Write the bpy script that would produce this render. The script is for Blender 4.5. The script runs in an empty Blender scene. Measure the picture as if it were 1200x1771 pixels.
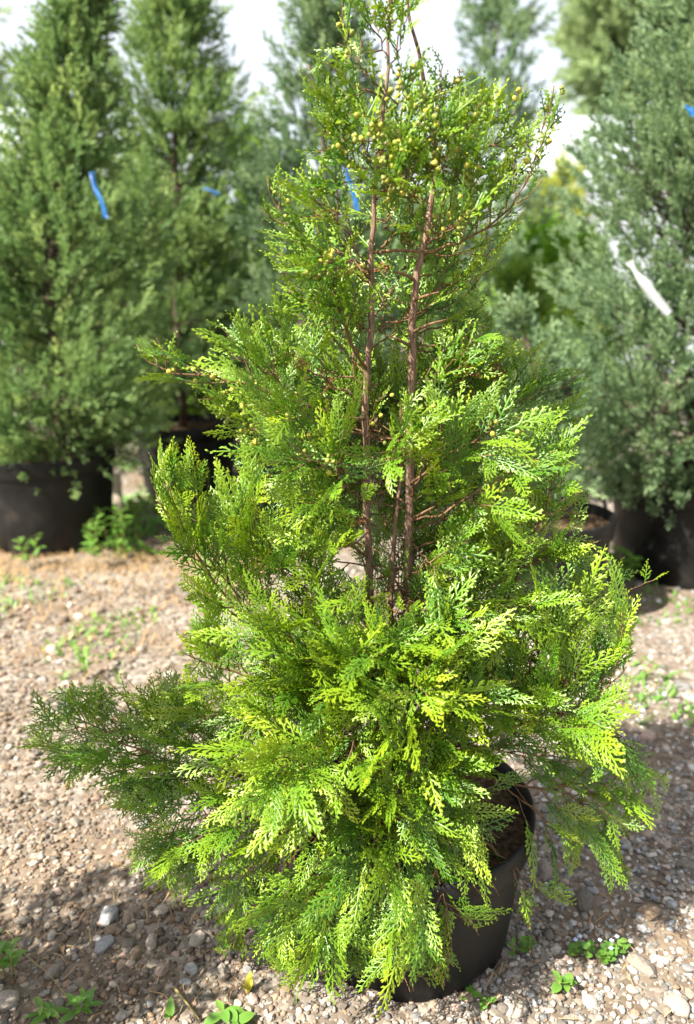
import bpy, math, random
import numpy as np
from mathutils import Vector, noise

# ------------------------------------------------------------------ camera
CAM_H, PITCH, FPX = 1.4, math.radians(15.5), 1310.0
W, H = 1200.0, 1771.0
scene = bpy.context.scene
C = scene.collection
cam_d = bpy.data.cameras.new('camera')
cam = bpy.data.objects.new('camera', cam_d); C.objects.link(cam)
cam.location = (0, 0, CAM_H)
cam.rotation_euler = (math.pi/2 - PITCH, 0, 0)
cam_d.sensor_fit = 'VERTICAL'; cam_d.sensor_height = 36.0
cam_d.lens = 36.0*FPX/H
cam_d.clip_start = 0.05; cam_d.clip_end = 2000
cam_d.dof.use_dof = True
cam_d.dof.focus_distance = 1.46
cam_d.dof.aperture_fstop = 2.0
scene.camera = cam

# ------------------------------------------------------------------ sky and sun
SUN = Vector((-0.86, -0.52, 1.08)).normalized()
el = math.asin(SUN.z); rot = math.atan2(SUN.x, SUN.y)
world = bpy.data.worlds.new('World'); scene.world = world; world.use_nodes = True
wn = world.node_tree.nodes; wl = world.node_tree.links
bgn = wn['Background']
sky = wn.new('ShaderNodeTexSky'); sky.sky_type = 'NISHITA'; sky.sun_disc = False
sky.sun_elevation = el; sky.sun_rotation = rot
sky.air_density = 1.0; sky.dust_density = 4.0; sky.ozone_density = 1.0
wm = wn.new('ShaderNodeMix'); wm.data_type = 'RGBA'
wm.inputs['Factor'].default_value = 0.5
wm.inputs['B'].default_value = (8.6, 8.7, 8.8, 1)          # thin bright summer haze over the whole sky
wl.new(sky.outputs['Color'], wm.inputs['A'])
wl.new(wm.outputs['Result'], bgn.inputs['Color'])
bgn.inputs['Strength'].default_value = 0.058
sun_d = bpy.data.lights.new('sun', 'SUN'); sun_d.energy = 4.9; sun_d.angle = math.radians(0.53)
sun_d.color = (1.0, 0.94, 0.82)
sun = bpy.data.objects.new('sun', sun_d); C.objects.link(sun)
sun.location = SUN*30
sun.rotation_euler = SUN.to_track_quat('Z', 'Y').to_euler()
scene.view_settings.view_transform = 'Standard'
scene.view_settings.look = 'None'
scene.view_settings.gamma = 1.0
scene.view_settings.exposure = 1.85
scene.render.engine = 'CYCLES'
scene.cycles.max_bounces = 5
scene.cycles.diffuse_bounces = 3
scene.cycles.transmission_bounces = 3
scene.cycles.glossy_bounces = 2
scene.cycles.transparent_max_bounces = 5
scene.cycles.diffuse_bounces = 3
scene.cycles.transmission_bounces = 3
scene.cycles.glossy_bounces = 2
scene.cycles.use_denoising = True
try: scene.cycles.denoiser = 'OPENIMAGEDENOISE'
except Exception: pass

# ------------------------------------------------------------------ pixel <-> world, used to measure the place from the photo
FWD = Vector((0, math.cos(PITCH), -math.sin(PITCH)))
UPV = Vector((0, math.sin(PITCH), math.cos(PITCH)))
def P(px, py, Y):
    r = FWD*FPX + Vector((1, 0, 0))*(px-600) + UPV*(885.5-py)
    return Vector((0, 0, CAM_H)) + r*(Y/r.y)
def proj(p):
    d = Vector(p) - Vector((0, 0, CAM_H)); z = d.dot(FWD)
    return 600 + FPX*d.x/z, 885.5 - FPX*d.dot(UPV)/z, z
def gz(x, y):
    a = min(1.0, max(0.0, (7-y)/4)) if y > 3 else 1.0
    return a*(0.020*noise.noise((x*1.3, y*1.3, 0.3)) + 0.006*noise.noise((x*7, y*7, 1.7)))
def G(px, py):
    Y = 1.3
    r = FWD*FPX + Vector((1, 0, 0))*(px-600) + UPV*(885.5-py)
    p = Vector((0, 0, CAM_H)) + r*(-CAM_H/r.z)
    return Vector((p.x, p.y, gz(p.x, p.y)))

# ------------------------------------------------------------------ helpers
def mesh_np(name, V, T, smooth=True, attrs=None, col=None):
    V = np.asarray(V, dtype=np.float32).reshape(-1, 3); T = np.asarray(T, dtype=np.int32).reshape(-1, 3)
    m = bpy.data.meshes.new(name)
    m.vertices.add(len(V)); m.vertices.foreach_set('co', V.ravel())
    m.loops.add(T.size); m.loops.foreach_set('vertex_index', T.ravel())
    m.polygons.add(len(T))
    m.polygons.foreach_set('loop_start', np.arange(0, T.size, 3, dtype=np.int32))
    try: m.polygons.foreach_set('loop_total', np.full(len(T), 3, dtype=np.int32))
    except Exception: pass
    m.update(calc_edges=True)
    m.polygons.foreach_set('use_smooth', np.full(len(T), smooth, dtype=bool) if isinstance(smooth, (bool, int)) else np.asarray(smooth, dtype=bool))
    for k, a in (attrs or {}).items():
        at = m.attributes.new(k, 'FLOAT', 'POINT'); at.data.foreach_set('value', np.asarray(a, dtype=np.float32))
    if col is not None:
        at = m.attributes.new('tone', 'FLOAT_COLOR', 'POINT')
        c4 = np.ones((len(V), 4), dtype=np.float32); c4[:, :3] = col
        at.data.foreach_set('color', c4.ravel())
    m.validate()
    return m
def link(name, mesh, mat=None, parent=None):
    o = bpy.data.objects.new(name, mesh); C.objects.link(o)
    if mat is not None and mesh is not None and not mesh.materials: mesh.materials.append(mat)
    if parent is not None: o.parent = parent
    return o
def thing(name, label, cat, loc=(0, 0, 0), group=None, rz=0.0):
    o = bpy.data.objects.new(name, None); C.objects.link(o)
    o.location = loc; o.rotation_euler = (0, 0, rz); o.empty_display_size = 0.1
    tag(o, label, cat, group); return o
def tag(o, label, cat, group=None):
    o['label'] = label; o['category'] = cat
    if group: o['group'] = group
    return o

class MB:
    def __init__(s): s.V = []; s.T = []; s.A = {}
    def add(s, V, T):
        b = len(s.V); s.V.extend(V); s.T.extend([(a+b, c+b, d+b) for a, c, d in T])
    def tube(s, pts, rad, n=7, cap=True):
        pts = [Vector(p) for p in pts]; V = []; T = []
        ref = Vector((0.31, 0.87, 0.12))
        for i, p in enumerate(pts):
            t = (pts[min(i+1, len(pts)-1)] - pts[max(i-1, 0)]).normalized()
            u = t.cross(ref)
            if u.length < 1e-3: u = t.cross(Vector((1, 0, 0)))
            u.normalize(); v = t.cross(u)
            for k in range(n):
                a = 2*math.pi*k/n
                V.append(tuple(p + (u*math.cos(a) + v*math.sin(a))*rad[i]))
        for i in range(len(pts)-1):
            for k in range(n):
                a, b = i*n+k, i*n+(k+1) % n
                T += [(a, b, b+n), (a, b+n, a+n)]
        if cap:
            for e, base in ((0, 0), (1, (len(pts)-1)*n)):
                V.append(tuple(pts[-1 if e else 0])); c = len(V)-1
                for k in range(n):
                    a, b = base+k, base+(k+1) % n
                    T.append((a, b, c) if e else (b, a, c))
        s.add(V, T)
    def box(s, c, sx, sy, sz, ax=None):
        ax = ax or (Vector((1, 0, 0)), Vector((0, 1, 0)), Vector((0, 0, 1)))
        c = Vector(c); V = []
        for k in (-1, 1):
            for j in (-1, 1):
                for i in (-1, 1):
                    V.append(tuple(c + ax[0]*i*sx/2 + ax[1]*j*sy/2 + ax[2]*k*sz/2))
        T = [(0,2,1),(1,2,3),(4,5,6),(5,7,6),(0,1,4),(1,5,4),(2,6,3),(3,6,7),(0,4,2),(2,4,6),(1,3,5),(3,7,5)]
        s.add(V, T)
    def mesh(s, name, smooth=True): return mesh_np(name, s.V, s.T, smooth)

def crom(pts, n):
    pts = [Vector(p) for p in pts]
    if len(pts) == 2: return [pts[0].lerp(pts[1], i/(n-1)) for i in range(n)]
    Q = [pts[0]*2-pts[1]] + pts + [pts[-1]*2-pts[-2]]
    out = []
    m = len(pts)-1
    for i in range(n):
        t = i/(n-1)*m; k = min(int(t), m-1); t -= k
        a, b, c, d = Q[k], Q[k+1], Q[k+2], Q[k+3]
        out.append(0.5*((2*b) + (c-a)*t + (2*a-5*b+4*c-d)*t*t + (3*b-a-3*c+d)*t**3))
    return out

# ------------------------------------------------------------------ materials
def mat(name, color, rough=0.6, spec=0.3):
    m = bpy.data.materials.new(name); m.use_nodes = True
    b = m.node_tree.nodes['Principled BSDF']
    b.inputs['Base Color'].default_value = (*color, 1); b.inputs['Roughness'].default_value = rough
    b.inputs['Specular IOR Level'].default_value = spec
    return m
def N(m): return m.node_tree.nodes, m.node_tree.links, m.node_tree.nodes['Principled BSDF']
def ramp(nd, stops):
    r = nd.new('ShaderNodeValToRGB'); e = r.color_ramp.elements
    e[0].position, e[0].color = stops[0][0], (*stops[0][1], 1)
    e[1].position, e[1].color = stops[-1][0], (*stops[-1][1], 1)
    for p, c in stops[1:-1]:
        x = e.new(p); x.color = (*c, 1)
    return r
def leaf_mat(name, stops, trans=0.3, rough=0.45, tcol=None, spec=0.35, noise_scale=9.0):
    """tip attribute + random value pick the leaf's own colour, part of the light passes through"""
    m = mat(name, (0.1, 0.2, 0.05), rough, spec); nd, lk, b = N(m)
    at = nd.new('ShaderNodeAttribute'); at.attribute_name = 'tip'
    ar = nd.new('ShaderNodeAttribute'); ar.attribute_name = 'rnd'
    oi = nd.new('ShaderNodeObjectInfo')
    s1 = nd.new('ShaderNodeMath'); s1.operation = 'ADD'; lk.new(ar.outputs['Fac'], s1.inputs[0]); lk.new(oi.outputs['Random'], s1.inputs[1])
    s2 = nd.new('ShaderNodeMath'); s2.operation = 'FRACT'; lk.new(s1.outputs[0], s2.inputs[0])
    nz = nd.new('ShaderNodeTexNoise'); nz.inputs['Scale'].default_value = noise_scale; nz.inputs['Detail'].default_value = 3
    tc = nd.new('ShaderNodeNewGeometry'); lk.new(tc.outputs['Position'], nz.inputs['Vector'])
    s3 = nd.new('ShaderNodeMath'); s3.operation = 'MULTIPLY_ADD'; s3.inputs[1].default_value = 0.36
    lk.new(s2.outputs[0], s3.inputs[0])
    s4 = nd.new('ShaderNodeMath'); s4.operation = 'MULTIPLY_ADD'; s4.inputs[1].default_value = 0.38
    lk.new(at.outputs['Fac'], s4.inputs[0]); lk.new(s4.outputs[0], s3.inputs[2])
    s5 = nd.new('ShaderNodeMath'); s5.operation = 'MULTIPLY_ADD'; s5.inputs[1].default_value = 0.5; s5.inputs[2].default_value = -0.14
    lk.new(nz.outputs['Fac'], s5.inputs[0]); lk.new(s5.outputs[0], s4.inputs[2])
    r = ramp(nd, stops); lk.new(s3.outputs[0], r.inputs[0])
    lk.new(r.outputs[0], b.inputs['Base Color'])
    t = nd.new('ShaderNodeBsdfTranslucent')
    hs = nd.new('ShaderNodeHueSaturation'); hs.inputs['Hue'].default_value = 0.485; hs.inputs['Saturation'].default_value = 1.1; hs.inputs['Value'].default_value = 1.5
    lk.new(r.outputs[0], hs.inputs['Color']); lk.new(hs.outputs[0], t.inputs['Color'])
    mx = nd.new('ShaderNodeMixShader'); mx.inputs[0].default_value = trans
    lk.new(b.outputs[0], mx.inputs[1]); lk.new(t.outputs[0], mx.inputs[2])
    lk.new(mx.outputs[0], nd['Material Output'].inputs['Surface'])
    return m
def bark_mat(name, c1, c2, scale=60):
    m = mat(name, c1, 0.85, 0.2); nd, lk, b = N(m)
    g = nd.new('ShaderNodeNewGeometry'); mp = nd.new('ShaderNodeMapping'); mp.inputs['Scale'].default_value = (1, 1, 0.14)
    lk.new(g.outputs['Position'], mp.inputs['Vector'])
    nz = nd.new('ShaderNodeTexNoise'); nz.inputs['Scale'].default_value = scale*4; nz.inputs['Detail'].default_value = 5; nz.inputs['Roughness'].default_value = 0.65
    lk.new(mp.outputs[0], nz.inputs['Vector'])
    r = ramp(nd, [(0.3, c1), (0.55, c2), (0.75, tuple(min(1, x*1.7) for x in c2))]); lk.new(nz.outputs['Fac'], r.inputs[0]); lk.new(r.outputs[0], b.inputs['Base Color'])
    bp = nd.new('ShaderNodeBump'); bp.inputs['Strength'].default_value = 0.9; bp.inputs['Distance'].default_value = 0.004
    lk.new(nz.outputs['Fac'], bp.inputs['Height']); lk.new(bp.outputs[0], b.inputs['Normal'])
    return m

M_cyp = leaf_mat('cypress_leaf', [(0.0, (0.016, 0.070, 0.008)), (0.34, (0.064, 0.160, 0.010)), (0.64, (0.180, 0.290, 0.013)), (0.97, (0.37, 0.42, 0.020))], 0.19, 0.36, spec=0.5)
M_jun = leaf_mat('juniper_leaf', [(0.0, (0.053, 0.112, 0.038)), (0.40, (0.124, 0.212, 0.076)), (0.75, (0.260, 0.354, 0.130)), (1.0, (0.425, 0.389, 0.177))], 0.35, 0.6, noise_scale=4)
M_jbl = leaf_mat('blue_juniper_leaf', [(0.0, (0.048, 0.094, 0.050)), (0.40, (0.111, 0.186, 0.093)), (0.75, (0.218, 0.307, 0.154)), (1.0, (0.357, 0.347, 0.188))], 0.35, 0.6, noise_scale=4)
M_jgr = leaf_mat('green_conifer_leaf', [(0.0, (0.05, 0.115, 0.02)), (0.45, (0.11, 0.21, 0.035)), (0.8, (0.19, 0.31, 0.05)), (1.0, (0.26, 0.36, 0.07))], 0.25, 0.6, noise_scale=4)
M_yel = leaf_mat('yellow_shrub_leaf', [(0.0, (0.2, 0.26, 0.04)), (0.5, (0.32, 0.37, 0.07)), (1.0, (0.42, 0.44, 0.11))], 0.3, 0.5, noise_scale=3)
M_brg = leaf_mat('bright_shrub_leaf', [(0.0, (0.07, 0.17, 0.02)), (0.5, (0.14, 0.30, 0.03)), (1.0, (0.24, 0.40, 0.05))], 0.3, 0.5, noise_scale=3)
M_far = leaf_mat('far_tree_leaf', [(0.0, (0.13, 0.19, 0.09)), (0.5, (0.22, 0.30, 0.14)), (1.0, (0.32, 0.40, 0.19))], 0.4, 0.6, noise_scale=1.5)
M_weed = leaf_mat('weed_leaf', [(0.0, (0.06, 0.15, 0.03)), (0.5, (0.12, 0.25, 0.04)), (1.0, (0.22, 0.34, 0.07))], 0.3, 0.45)
M_ywl = mat('yellowing_leaf', (0.42, 0.38, 0.04), 0.5)
M_dry = mat('dry_grass', (0.36, 0.24, 0.12), 0.9, 0.1)
M_trunk = bark_mat('cypress_bark', (0.060, 0.036, 0.025), (0.22, 0.140, 0.098))
M_twig = bark_mat('cypress_twig', (0.075, 0.042, 0.022), (0.17, 0.10, 0.052), 40)
M_jbark = bark_mat('juniper_bark', (0.03, 0.022, 0.016), (0.085, 0.062, 0.046), 30)
M_stem = mat('weed_stem', (0.25, 0.2, 0.08), 0.7)
M_cone = mat('cone_green', (0.34, 0.38, 0.06), 0.55, 0.3)
nd, lk, b = N(M_cone)
oi = nd.new('ShaderNodeObjectInfo'); r = ramp(nd, [(0, (0.11, 0.15, 0.03)), (0.5, (0.25, 0.265, 0.04)), (1, (0.40, 0.36, 0.055))])
lk.new(oi.outputs['Random'], r.inputs[0]); lk.new(r.outputs[0], b.inputs['Base Color'])
bp = nd.new('ShaderNodeBump'); vz = nd.new('ShaderNodeTexVoronoi'); vz.inputs['Scale'].default_value = 220
tc = nd.new('ShaderNodeTexCoord'); lk.new(tc.outputs['Object'], vz.inputs['Vector']); lk.new(vz.outputs['Distance'], bp.inputs['Height'])
bp.inputs['Distance'].default_value = 0.002; lk.new(bp.outputs[0], b.inputs['Normal'])

M_pot = mat('black_plastic', (0.008, 0.008, 0.009), 0.48, 0.28)
nd, lk, b = N(M_pot)
g = nd.new('ShaderNodeNewGeometry'); nz = nd.new('ShaderNodeTexNoise'); nz.inputs['Scale'].default_value = 7; nz.inputs['Detail'].default_value = 7
lk.new(g.outputs['Position'], nz.inputs['Vector'])
r = ramp(nd, [(0.38, (0.0045, 0.0045, 0.005)), (0.6, (0.008, 0.0075, 0.007)), (0.85, (0.035, 0.028, 0.022))]); lk.new(nz.outputs['Fac'], r.inputs[0]); lk.new(r.outputs[0], b.inputs['Base Color'])
r2 = ramp(nd, [(0.3, (0.35, 0.35, 0.35)), (0.7, (0.7, 0.7, 0.7))]); lk.new(nz.outputs['Fac'], r2.inputs[0]); lk.new(r2.outputs[0], b.inputs['Roughness'])

M_soil = mat('potting_soil', (0.05, 0.033, 0.022), 0.95, 0.1)
nd, lk, b = N(M_soil)
g = nd.new('ShaderNodeNewGeometry'); nz = nd.new('ShaderNodeTexNoise'); nz.inputs['Scale'].default_value = 70; nz.inputs['Detail'].default_value = 6
lk.new(g.outputs['Position'], nz.inputs['Vector'])
r = ramp(nd, [(0.3, (0.03, 0.02, 0.014)), (0.55, (0.10, 0.065, 0.04)), (0.8, (0.2, 0.14, 0.09))]); lk.new(nz.outputs['Fac'], r.inputs[0]); lk.new(r.outputs[0], b.inputs['Base Color'])
bp = nd.new('ShaderNodeBump'); bp.inputs['Distance'].default_value = 0.01; lk.new(nz.outputs['Fac'], bp.inputs['Height']); lk.new(bp.outputs[0], b.inputs['Normal'])

M_ground = mat('gravelly_earth', (0.2, 0.17, 0.14), 0.95, 0.15)
nd, lk, b = N(M_ground)
g = nd.new('ShaderNodeNewGeometry')
vo = nd.new('ShaderNodeTexVoronoi'); vo.inputs['Scale'].default_value = 62
lk.new(g.outputs['Position'], vo.inputs['Vector'])
sep = nd.new('ShaderNodeSeparateColor'); lk.new(vo.outputs['Color'], sep.inputs[0])
rp = ramp(nd, [(0.0, (0.09, 0.072, 0.058)), (0.35, (0.17, 0.145, 0.12)), (0.7, (0.25, 0.22, 0.19)), (1.0, (0.36, 0.335, 0.30))]); lk.new(sep.outputs[0], rp.inputs[0])
n1 = nd.new('ShaderNodeTexNoise'); n1.inputs['Scale'].default_value = 2.2; n1.inputs['Detail'].default_value = 6; lk.new(g.outputs['Position'], n1.inputs['Vector'])
rs = ramp(nd, [(0.3, (0.065, 0.047, 0.032)), (0.5, (0.11, 0.08, 0.055)), (0.75, (0.17, 0.125, 0.085))]); lk.new(n1.outputs['Fac'], rs.inputs[0])
rf = ramp(nd, [(0.42, (0.15, 0.15, 0.15)), (0.62, (0.85, 0.85, 0.85))]); lk.new(n1.outputs['Fac'], rf.inputs[0])
mx = nd.new('ShaderNodeMix'); mx.data_type = 'RGBA'; lk.new(rf.outputs[0], mx.inputs['Factor']); lk.new(rp.outputs[0], mx.inputs['A']); lk.new(rs.outputs[0], mx.inputs['B'])
lk.new(mx.outputs['Result'], b.inputs['Base Color'])
bp = nd.new('ShaderNodeBump'); bp.inputs['Distance'].default_value = 0.004; bp.inputs['Strength'].default_value = 0.6
inv = nd.new('ShaderNodeMath'); inv.operation = 'SUBTRACT'; inv.inputs[0].default_value = 1; lk.new(vo.outputs['Distance'], inv.inputs[1])
lk.new(inv.outputs[0], bp.inputs['Height']); lk.new(bp.outputs[0], b.inputs['Normal'])

M_peb = mat('pebble', (0.3, 0.27, 0.24), 0.8, 0.25)
nd, lk, b = N(M_peb)
at = nd.new('ShaderNodeAttribute'); at.attribute_name = 'tone'
g = nd.new('ShaderNodeNewGeometry'); nz = nd.new('ShaderNodeTexNoise'); nz.inputs['Scale'].default_value = 160; nz.inputs['Detail'].default_value = 5
lk.new(g.outputs['Position'], nz.inputs['Vector'])
r = ramp(nd, [(0.3, (0.72, 0.70, 0.67)), (0.7, (1.15, 1.13, 1.1))]); lk.new(nz.outputs['Fac'], r.inputs[0])
mx = nd.new('ShaderNodeMix'); mx.data_type = 'RGBA'; mx.blend_type = 'MULTIPLY'; mx.inputs['Factor'].default_value = 1
lk.new(at.outputs['Color'], mx.inputs['A']); lk.new(r.outputs[0], mx.inputs['B']); lk.new(mx.outputs['Result'], b.inputs['Base Color'])
bp = nd.new('ShaderNodeBump'); bp.inputs['Distance'].default_value = 0.002; lk.new(nz.outputs['Fac'], bp.inputs['Height']); lk.new(bp.outputs[0], b.inputs['Normal'])

def ribbon_mat(name, col, rough, trans=0.0):
    m = mat(name, col, rough, 0.6); nd, lk, b = N(m)
    t = nd.new('ShaderNodeBsdfTranslucent'); t.inputs['Color'].default_value = (*col, 1)
    mx = nd.new('ShaderNodeMixShader'); mx.inputs[0].default_value = 0.35
    lk.new(b.outputs[0], mx.inputs[1]); lk.new(t.outputs[0], mx.inputs[2])
    last = mx
    if trans:
        tp = nd.new('ShaderNodeBsdfTransparent'); m2 = nd.new('ShaderNodeMixShader'); m2.inputs[0].default_value = trans
        lk.new(mx.outputs[0], m2.inputs[1]); lk.new(tp.outputs[0], m2.inputs[2]); last = m2
    lk.new(last.outputs[0], nd['Material Output'].inputs['Surface']); return m
M_blue = ribbon_mat('blue_ribbon', (0.012, 0.14, 0.42), 0.4)
M_clear = ribbon_mat('clear_ribbon', (0.75, 0.78, 0.8), 0.15, 0.5)
M_sheet = mat('greenhouse_sheet', (0.36, 0.40, 0.44), 0.3, 0.5)
M_metal = mat('galvanised_metal', (0.55, 0.56, 0.57), 0.4, 0.5); M_metal.node_tree.nodes['Principled BSDF'].inputs['Metallic'].default_value = 0.6
M_post = mat('pale_wood', (0.5, 0.43, 0.33), 0.85)
M_flower = mat('pale_blue_petal', (0.45, 0.58, 0.85), 0.5)

# ------------------------------------------------------------------ ground
def axis(lo, hi, n, p):
    u = np.linspace(-1, 1, n); return np.sign(u)*np.abs(u)**p*hi
xs = axis(0, 600, 171, 4.2)
ys = axis(0, 600, 171, 4.2) + 1.6
V = [(x, y, gz(x, y) if abs(x) < 8 and abs(y) < 8 else 0.0) for y in ys for x in xs]
T = []
n = len(xs)
for j in range(n-1):
    for i in range(n-1):
        a = j*n+i; T += [(a, a+1, a+n+1), (a, a+n+1, a+n)]
ground = link('ground', mesh_np('ground', V, T, True), M_ground); ground['kind'] = 'structure'

# pebble shapes
def ico(sub):
    import bmesh
    bm = bmesh.new(); bmesh.ops.create_icosphere(bm, subdivisions=sub, radius=1)
    v = np.array([x.co[:] for x in bm.verts]); t = np.array([[q.index for q in f.verts] for f in bm.faces]); bm.free(); return v, t
I1, I2 = ico(1), ico(2)
PAL = np.array([(0.30, 0.265, 0.23), (0.22, 0.19, 0.165), (0.38, 0.345, 0.31), (0.19, 0.19, 0.19), (0.27, 0.21, 0.165), (0.13, 0.115, 0.10), (0.47, 0.45, 0.425), (0.34, 0.26, 0.225), (0.25, 0.255, 0.265), (0.21, 0.155, 0.11), (0.17, 0.15, 0.13)])
rs_ = np.random.RandomState(5)
def rock(base, seed, jag=0.2):
    v, t = base; r = np.random.RandomState(seed)
    v = v*(1+jag*r.uniform(-1, 1, (len(v), 1))) + 0.08*r.uniform(-1, 1, v.shape)
    for _ in range(4):
        nn = r.normal(size=3); nn /= np.linalg.norm(nn); d = r.uniform(0.55, 0.85)
        k = v@nn; v = v - np.outer(np.maximum(k-d, 0), nn)
    return v, t
ROCK1 = [rock(I1, s, 0.12) for s in range(16)]
POTS = []          # (x, y, r) footprints kept free of stones
def halfw(y): return (y*0.9636 + 1.4*0.267)*0.50
def gravel():
    Vs, Ts, Cs = [], [], []; off = 0
    bands = [(1.10, 1.45, 8000, .98), (1.45, 1.9, 6400, 1.0), (1.9, 2.6, 3800, 1.15), (2.6, 3.7, 1150, 1.6), (3.7, 6.0, 330, 2.2)]
    for y0, y1, dens, sc in bands:
        wmax = halfw(y1)
        nn = int(dens*(y1-y0)*2*wmax)
        X = rs_.uniform(-wmax, wmax, nn); Y = rs_.uniform(y0, y1, nn)
        for x, y in zip(X, Y):
            if abs(x) > halfw(y): continue
            if any((x-a)**2+(y-b_)**2 < (r_*0.97)**2 for a, b_, r_ in POTS): continue
            pn = noise.noise((x*1.6+3, y*1.6, 4.2))
            if y > 2.6 and pn < -0.15 and rs_.rand() < 0.7: continue
            if y > 3.6 and rs_.rand() < 0.35: continue
            R = min(0.0155, 0.0058*math.exp(rs_.normal(0, 0.38)))*sc
            v, t = ROCK1[rs_.randint(16)]
            s = np.array([rs_.uniform(0.85, 1.3), rs_.uniform(0.7, 1.1), rs_.uniform(0.5, 0.8)])*R
            a = rs_.uniform(0, 6.28); ca, sa = math.cos(a), math.sin(a)
            v = v*s; tl = rs_.uniform(-0.5, 0.5)
            v = np.stack([v[:, 0], v[:, 1]*math.cos(tl)-v[:, 2]*math.sin(tl), v[:, 1]*math.sin(tl)+v[:, 2]*math.cos(tl)], 1)
            v = np.stack([v[:, 0]*ca-v[:, 1]*sa+x, v[:, 0]*sa+v[:, 1]*ca+y, v[:, 2]+gz(x, y)+R*rs_.uniform(0.0, 0.35)], 1)
            c = PAL[rs_.randint(len(PAL))]*rs_.uniform(0.6, 1.25)
            w = 1/(1+math.exp((x-0.05)*6))           # browner, earthier stones on the left side of the yard
            c = c*(1-w)*np.array([1.05, 1.09, 1.13]) + c*np.array([0.84, 0.765, 0.675])*w
            Vs.append(v); Ts.append(t+off); off += len(v); Cs.append(np.repeat(c[None], len(v), 0))
    m = mesh_np('gravel', np.concatenate(Vs), np.concatenate(Ts), np.repeat(rs_.rand(len(Ts)) < .45, 20), col=np.concatenate(Cs))
    o = link('gravel', m, M_peb); o['kind'] = 'stuff'
    tag(o, 'loose grey and tan gravel covering the nursery yard', 'gravel')
def stones():
    meshes = []
    for k in range(12):
        v, t = rock(I2, 100+k, 0.07)
        c = np.repeat((PAL[k % len(PAL)]*0.95)[None], len(v), 0)
        me = mesh_np('stone', v, t, k % 3 == 0, col=c); me.materials.append(M_peb); meshes.append(me)
    r = random.Random(8)
    spots = [(188,1585,.026),(222,1588,.018),(195,1607,.015),(280,1578,.02),(222,1635,.018),(180,1635,.021),(262,1632,.018),(236,1652,.017),(280,1682,.017),(332,1680,.018),(168,1625,.012),(342,1630,.022),(95,1680,.018),(100,1740,.017),(40,1595,.02),(10,1735,.028),(130,1425,.016),(385,1575,.017),(210,1670,.012),(355,1585,.014),
             (1050,1480,.03),(1010,1560,.03),(940,1510,.025),(1120,1580,.025),(1190,1500,.02),(1170,1740,.026),(1110,1670,.028),(890,1755,.02),(1020,1735,.016),(820,1755,.015),(170,1060,.03),(90,1130,.03),(1180,1190,.03),(1120,1280,.03)]
    while len(spots) < 290:
        px, py = r.uniform(-20, 1220), r.uniform(1050, 1765)
        spots.append((px, py, min(.02, r.uniform(.008, .0135)*(1.25 if py < 1400 else 1))))
    nn = 0
    for px, py, R in spots:
        p = G(px, py)
        if any((p.x-a)**2+(p.y-b_)**2 < (r_+R)**2 for a, b_, r_ in POTS): continue
        o = link('stone', meshes[r.randrange(12)], None, ground)
        o.location = (p.x, p.y, p.z+R*0.28); o.rotation_euler = (r.uniform(-.3, .3), r.uniform(-.3, .3), r.uniform(0, 6.28))
        o.scale = (R*r.uniform(1, 1.35), R*r.uniform(.75, 1.05), R*r.uniform(.5, .75))
        nn += 1

# ------------------------------------------------------------------ nursery pots
def pot(label, x, y, rt, rb, h, soil_drop=0.06, notch=0.3, group='black nursery pots', handles=False, rz=0.0):
    t = thing('nursery_pot', label, 'pot', (x, y, -0.004), group, rz)
    POTS.append((x, y, rb))
    lip = 0.07*h/0.4
    def rr(z): return rb + (rt*0.955-rb)*(z/h)
    n = 96
    prof = [(rb*0.93, 0.0), (rb-0.004, 0.0), (rb, 0.006), (rr(0.03), 0.03), (rr(0.034), 0.034), (rr(h*0.3), h*0.3), (rr(h*0.6), h*0.6), (rr(h-lip-0.004), h-lip-0.004)]
    def lathe(prof, name, notch_on=False, close=None):
        V = []; T = []
        for q, (r, z) in enumerate(prof):
            for k in range(n):
                a = 2*math.pi*k/n
                rad = r
                if notch_on and z < 0.031 and ((k+2) % 16) < 4: rad = r-0.022
                V.append((rad*math.cos(a), rad*math.sin(a), z))
        for q in range(len(prof)-1):
            for k in range(n):
                a, b2 = q*n+k, q*n+(k+1) % n
                T += [(a, b2, b2+n), (a, b2+n, a+n)]
        return mesh_np(name, V, T, True)
    link('pot_wall', lathe(prof, 'pot_wall', True), M_pot, t)
    ro = rt; zi = h-soil_drop
    rim = [(rr(h-lip)-0.002, h-lip-0.006), (rr(h-lip)+0.010, h-lip-0.004), (rr(h-lip)+0.013, h-lip+0.003), (ro-0.003, h-0.006), (ro-0.005, h), (ro-0.014, h+0.001), (ro-0.018, h-0.006), (rr(zi)-0.006, zi-0.03)]
    link('rim', lathe(rim, 'rim'), M_pot, t)
    rsl = rr(zi)-0.004
    V = [(0, 0, zi+0.012)]; T = []
    for q in range(1, 7):
        for k in range(48):
            a = 2*math.pi*k/48; r = rsl*q/6
            V.append((r*math.cos(a), r*math.sin(a), zi+0.012*(1-q/6)+0.008*noise.noise((x+r*math.cos(a)*9, y+r*math.sin(a)*9, 0))))
    for k in range(48):
        T.append((0, 1+k, 1+(k+1) % 48))
        for q in range(5):
            a, b2 = 1+q*48+k, 1+q*48+(k+1) % 48
            T += [(a, a+48, b2+48), (a, b2+48, b2)]
    link('soil', mesh_np('soil', V, T, True), M_soil, t)
    if handles:
        for s in (0.3, math.pi+0.3):
            mb = MB(); pts = []
            for i in range(11):
                u = i/10*math.pi; w = math.cos(u)*0.075
                pts.append(Vector((math.cos(s)*(ro-0.004)-math.sin(s)*w, math.sin(s)*(ro-0.004)+math.cos(s)*w, h-0.012+math.sin(u)*0.06)))
            mb.tube(pts, [0.009]*11, 8)
            link('handle', mb.mesh('handle'), M_pot, t)
    return t

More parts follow.
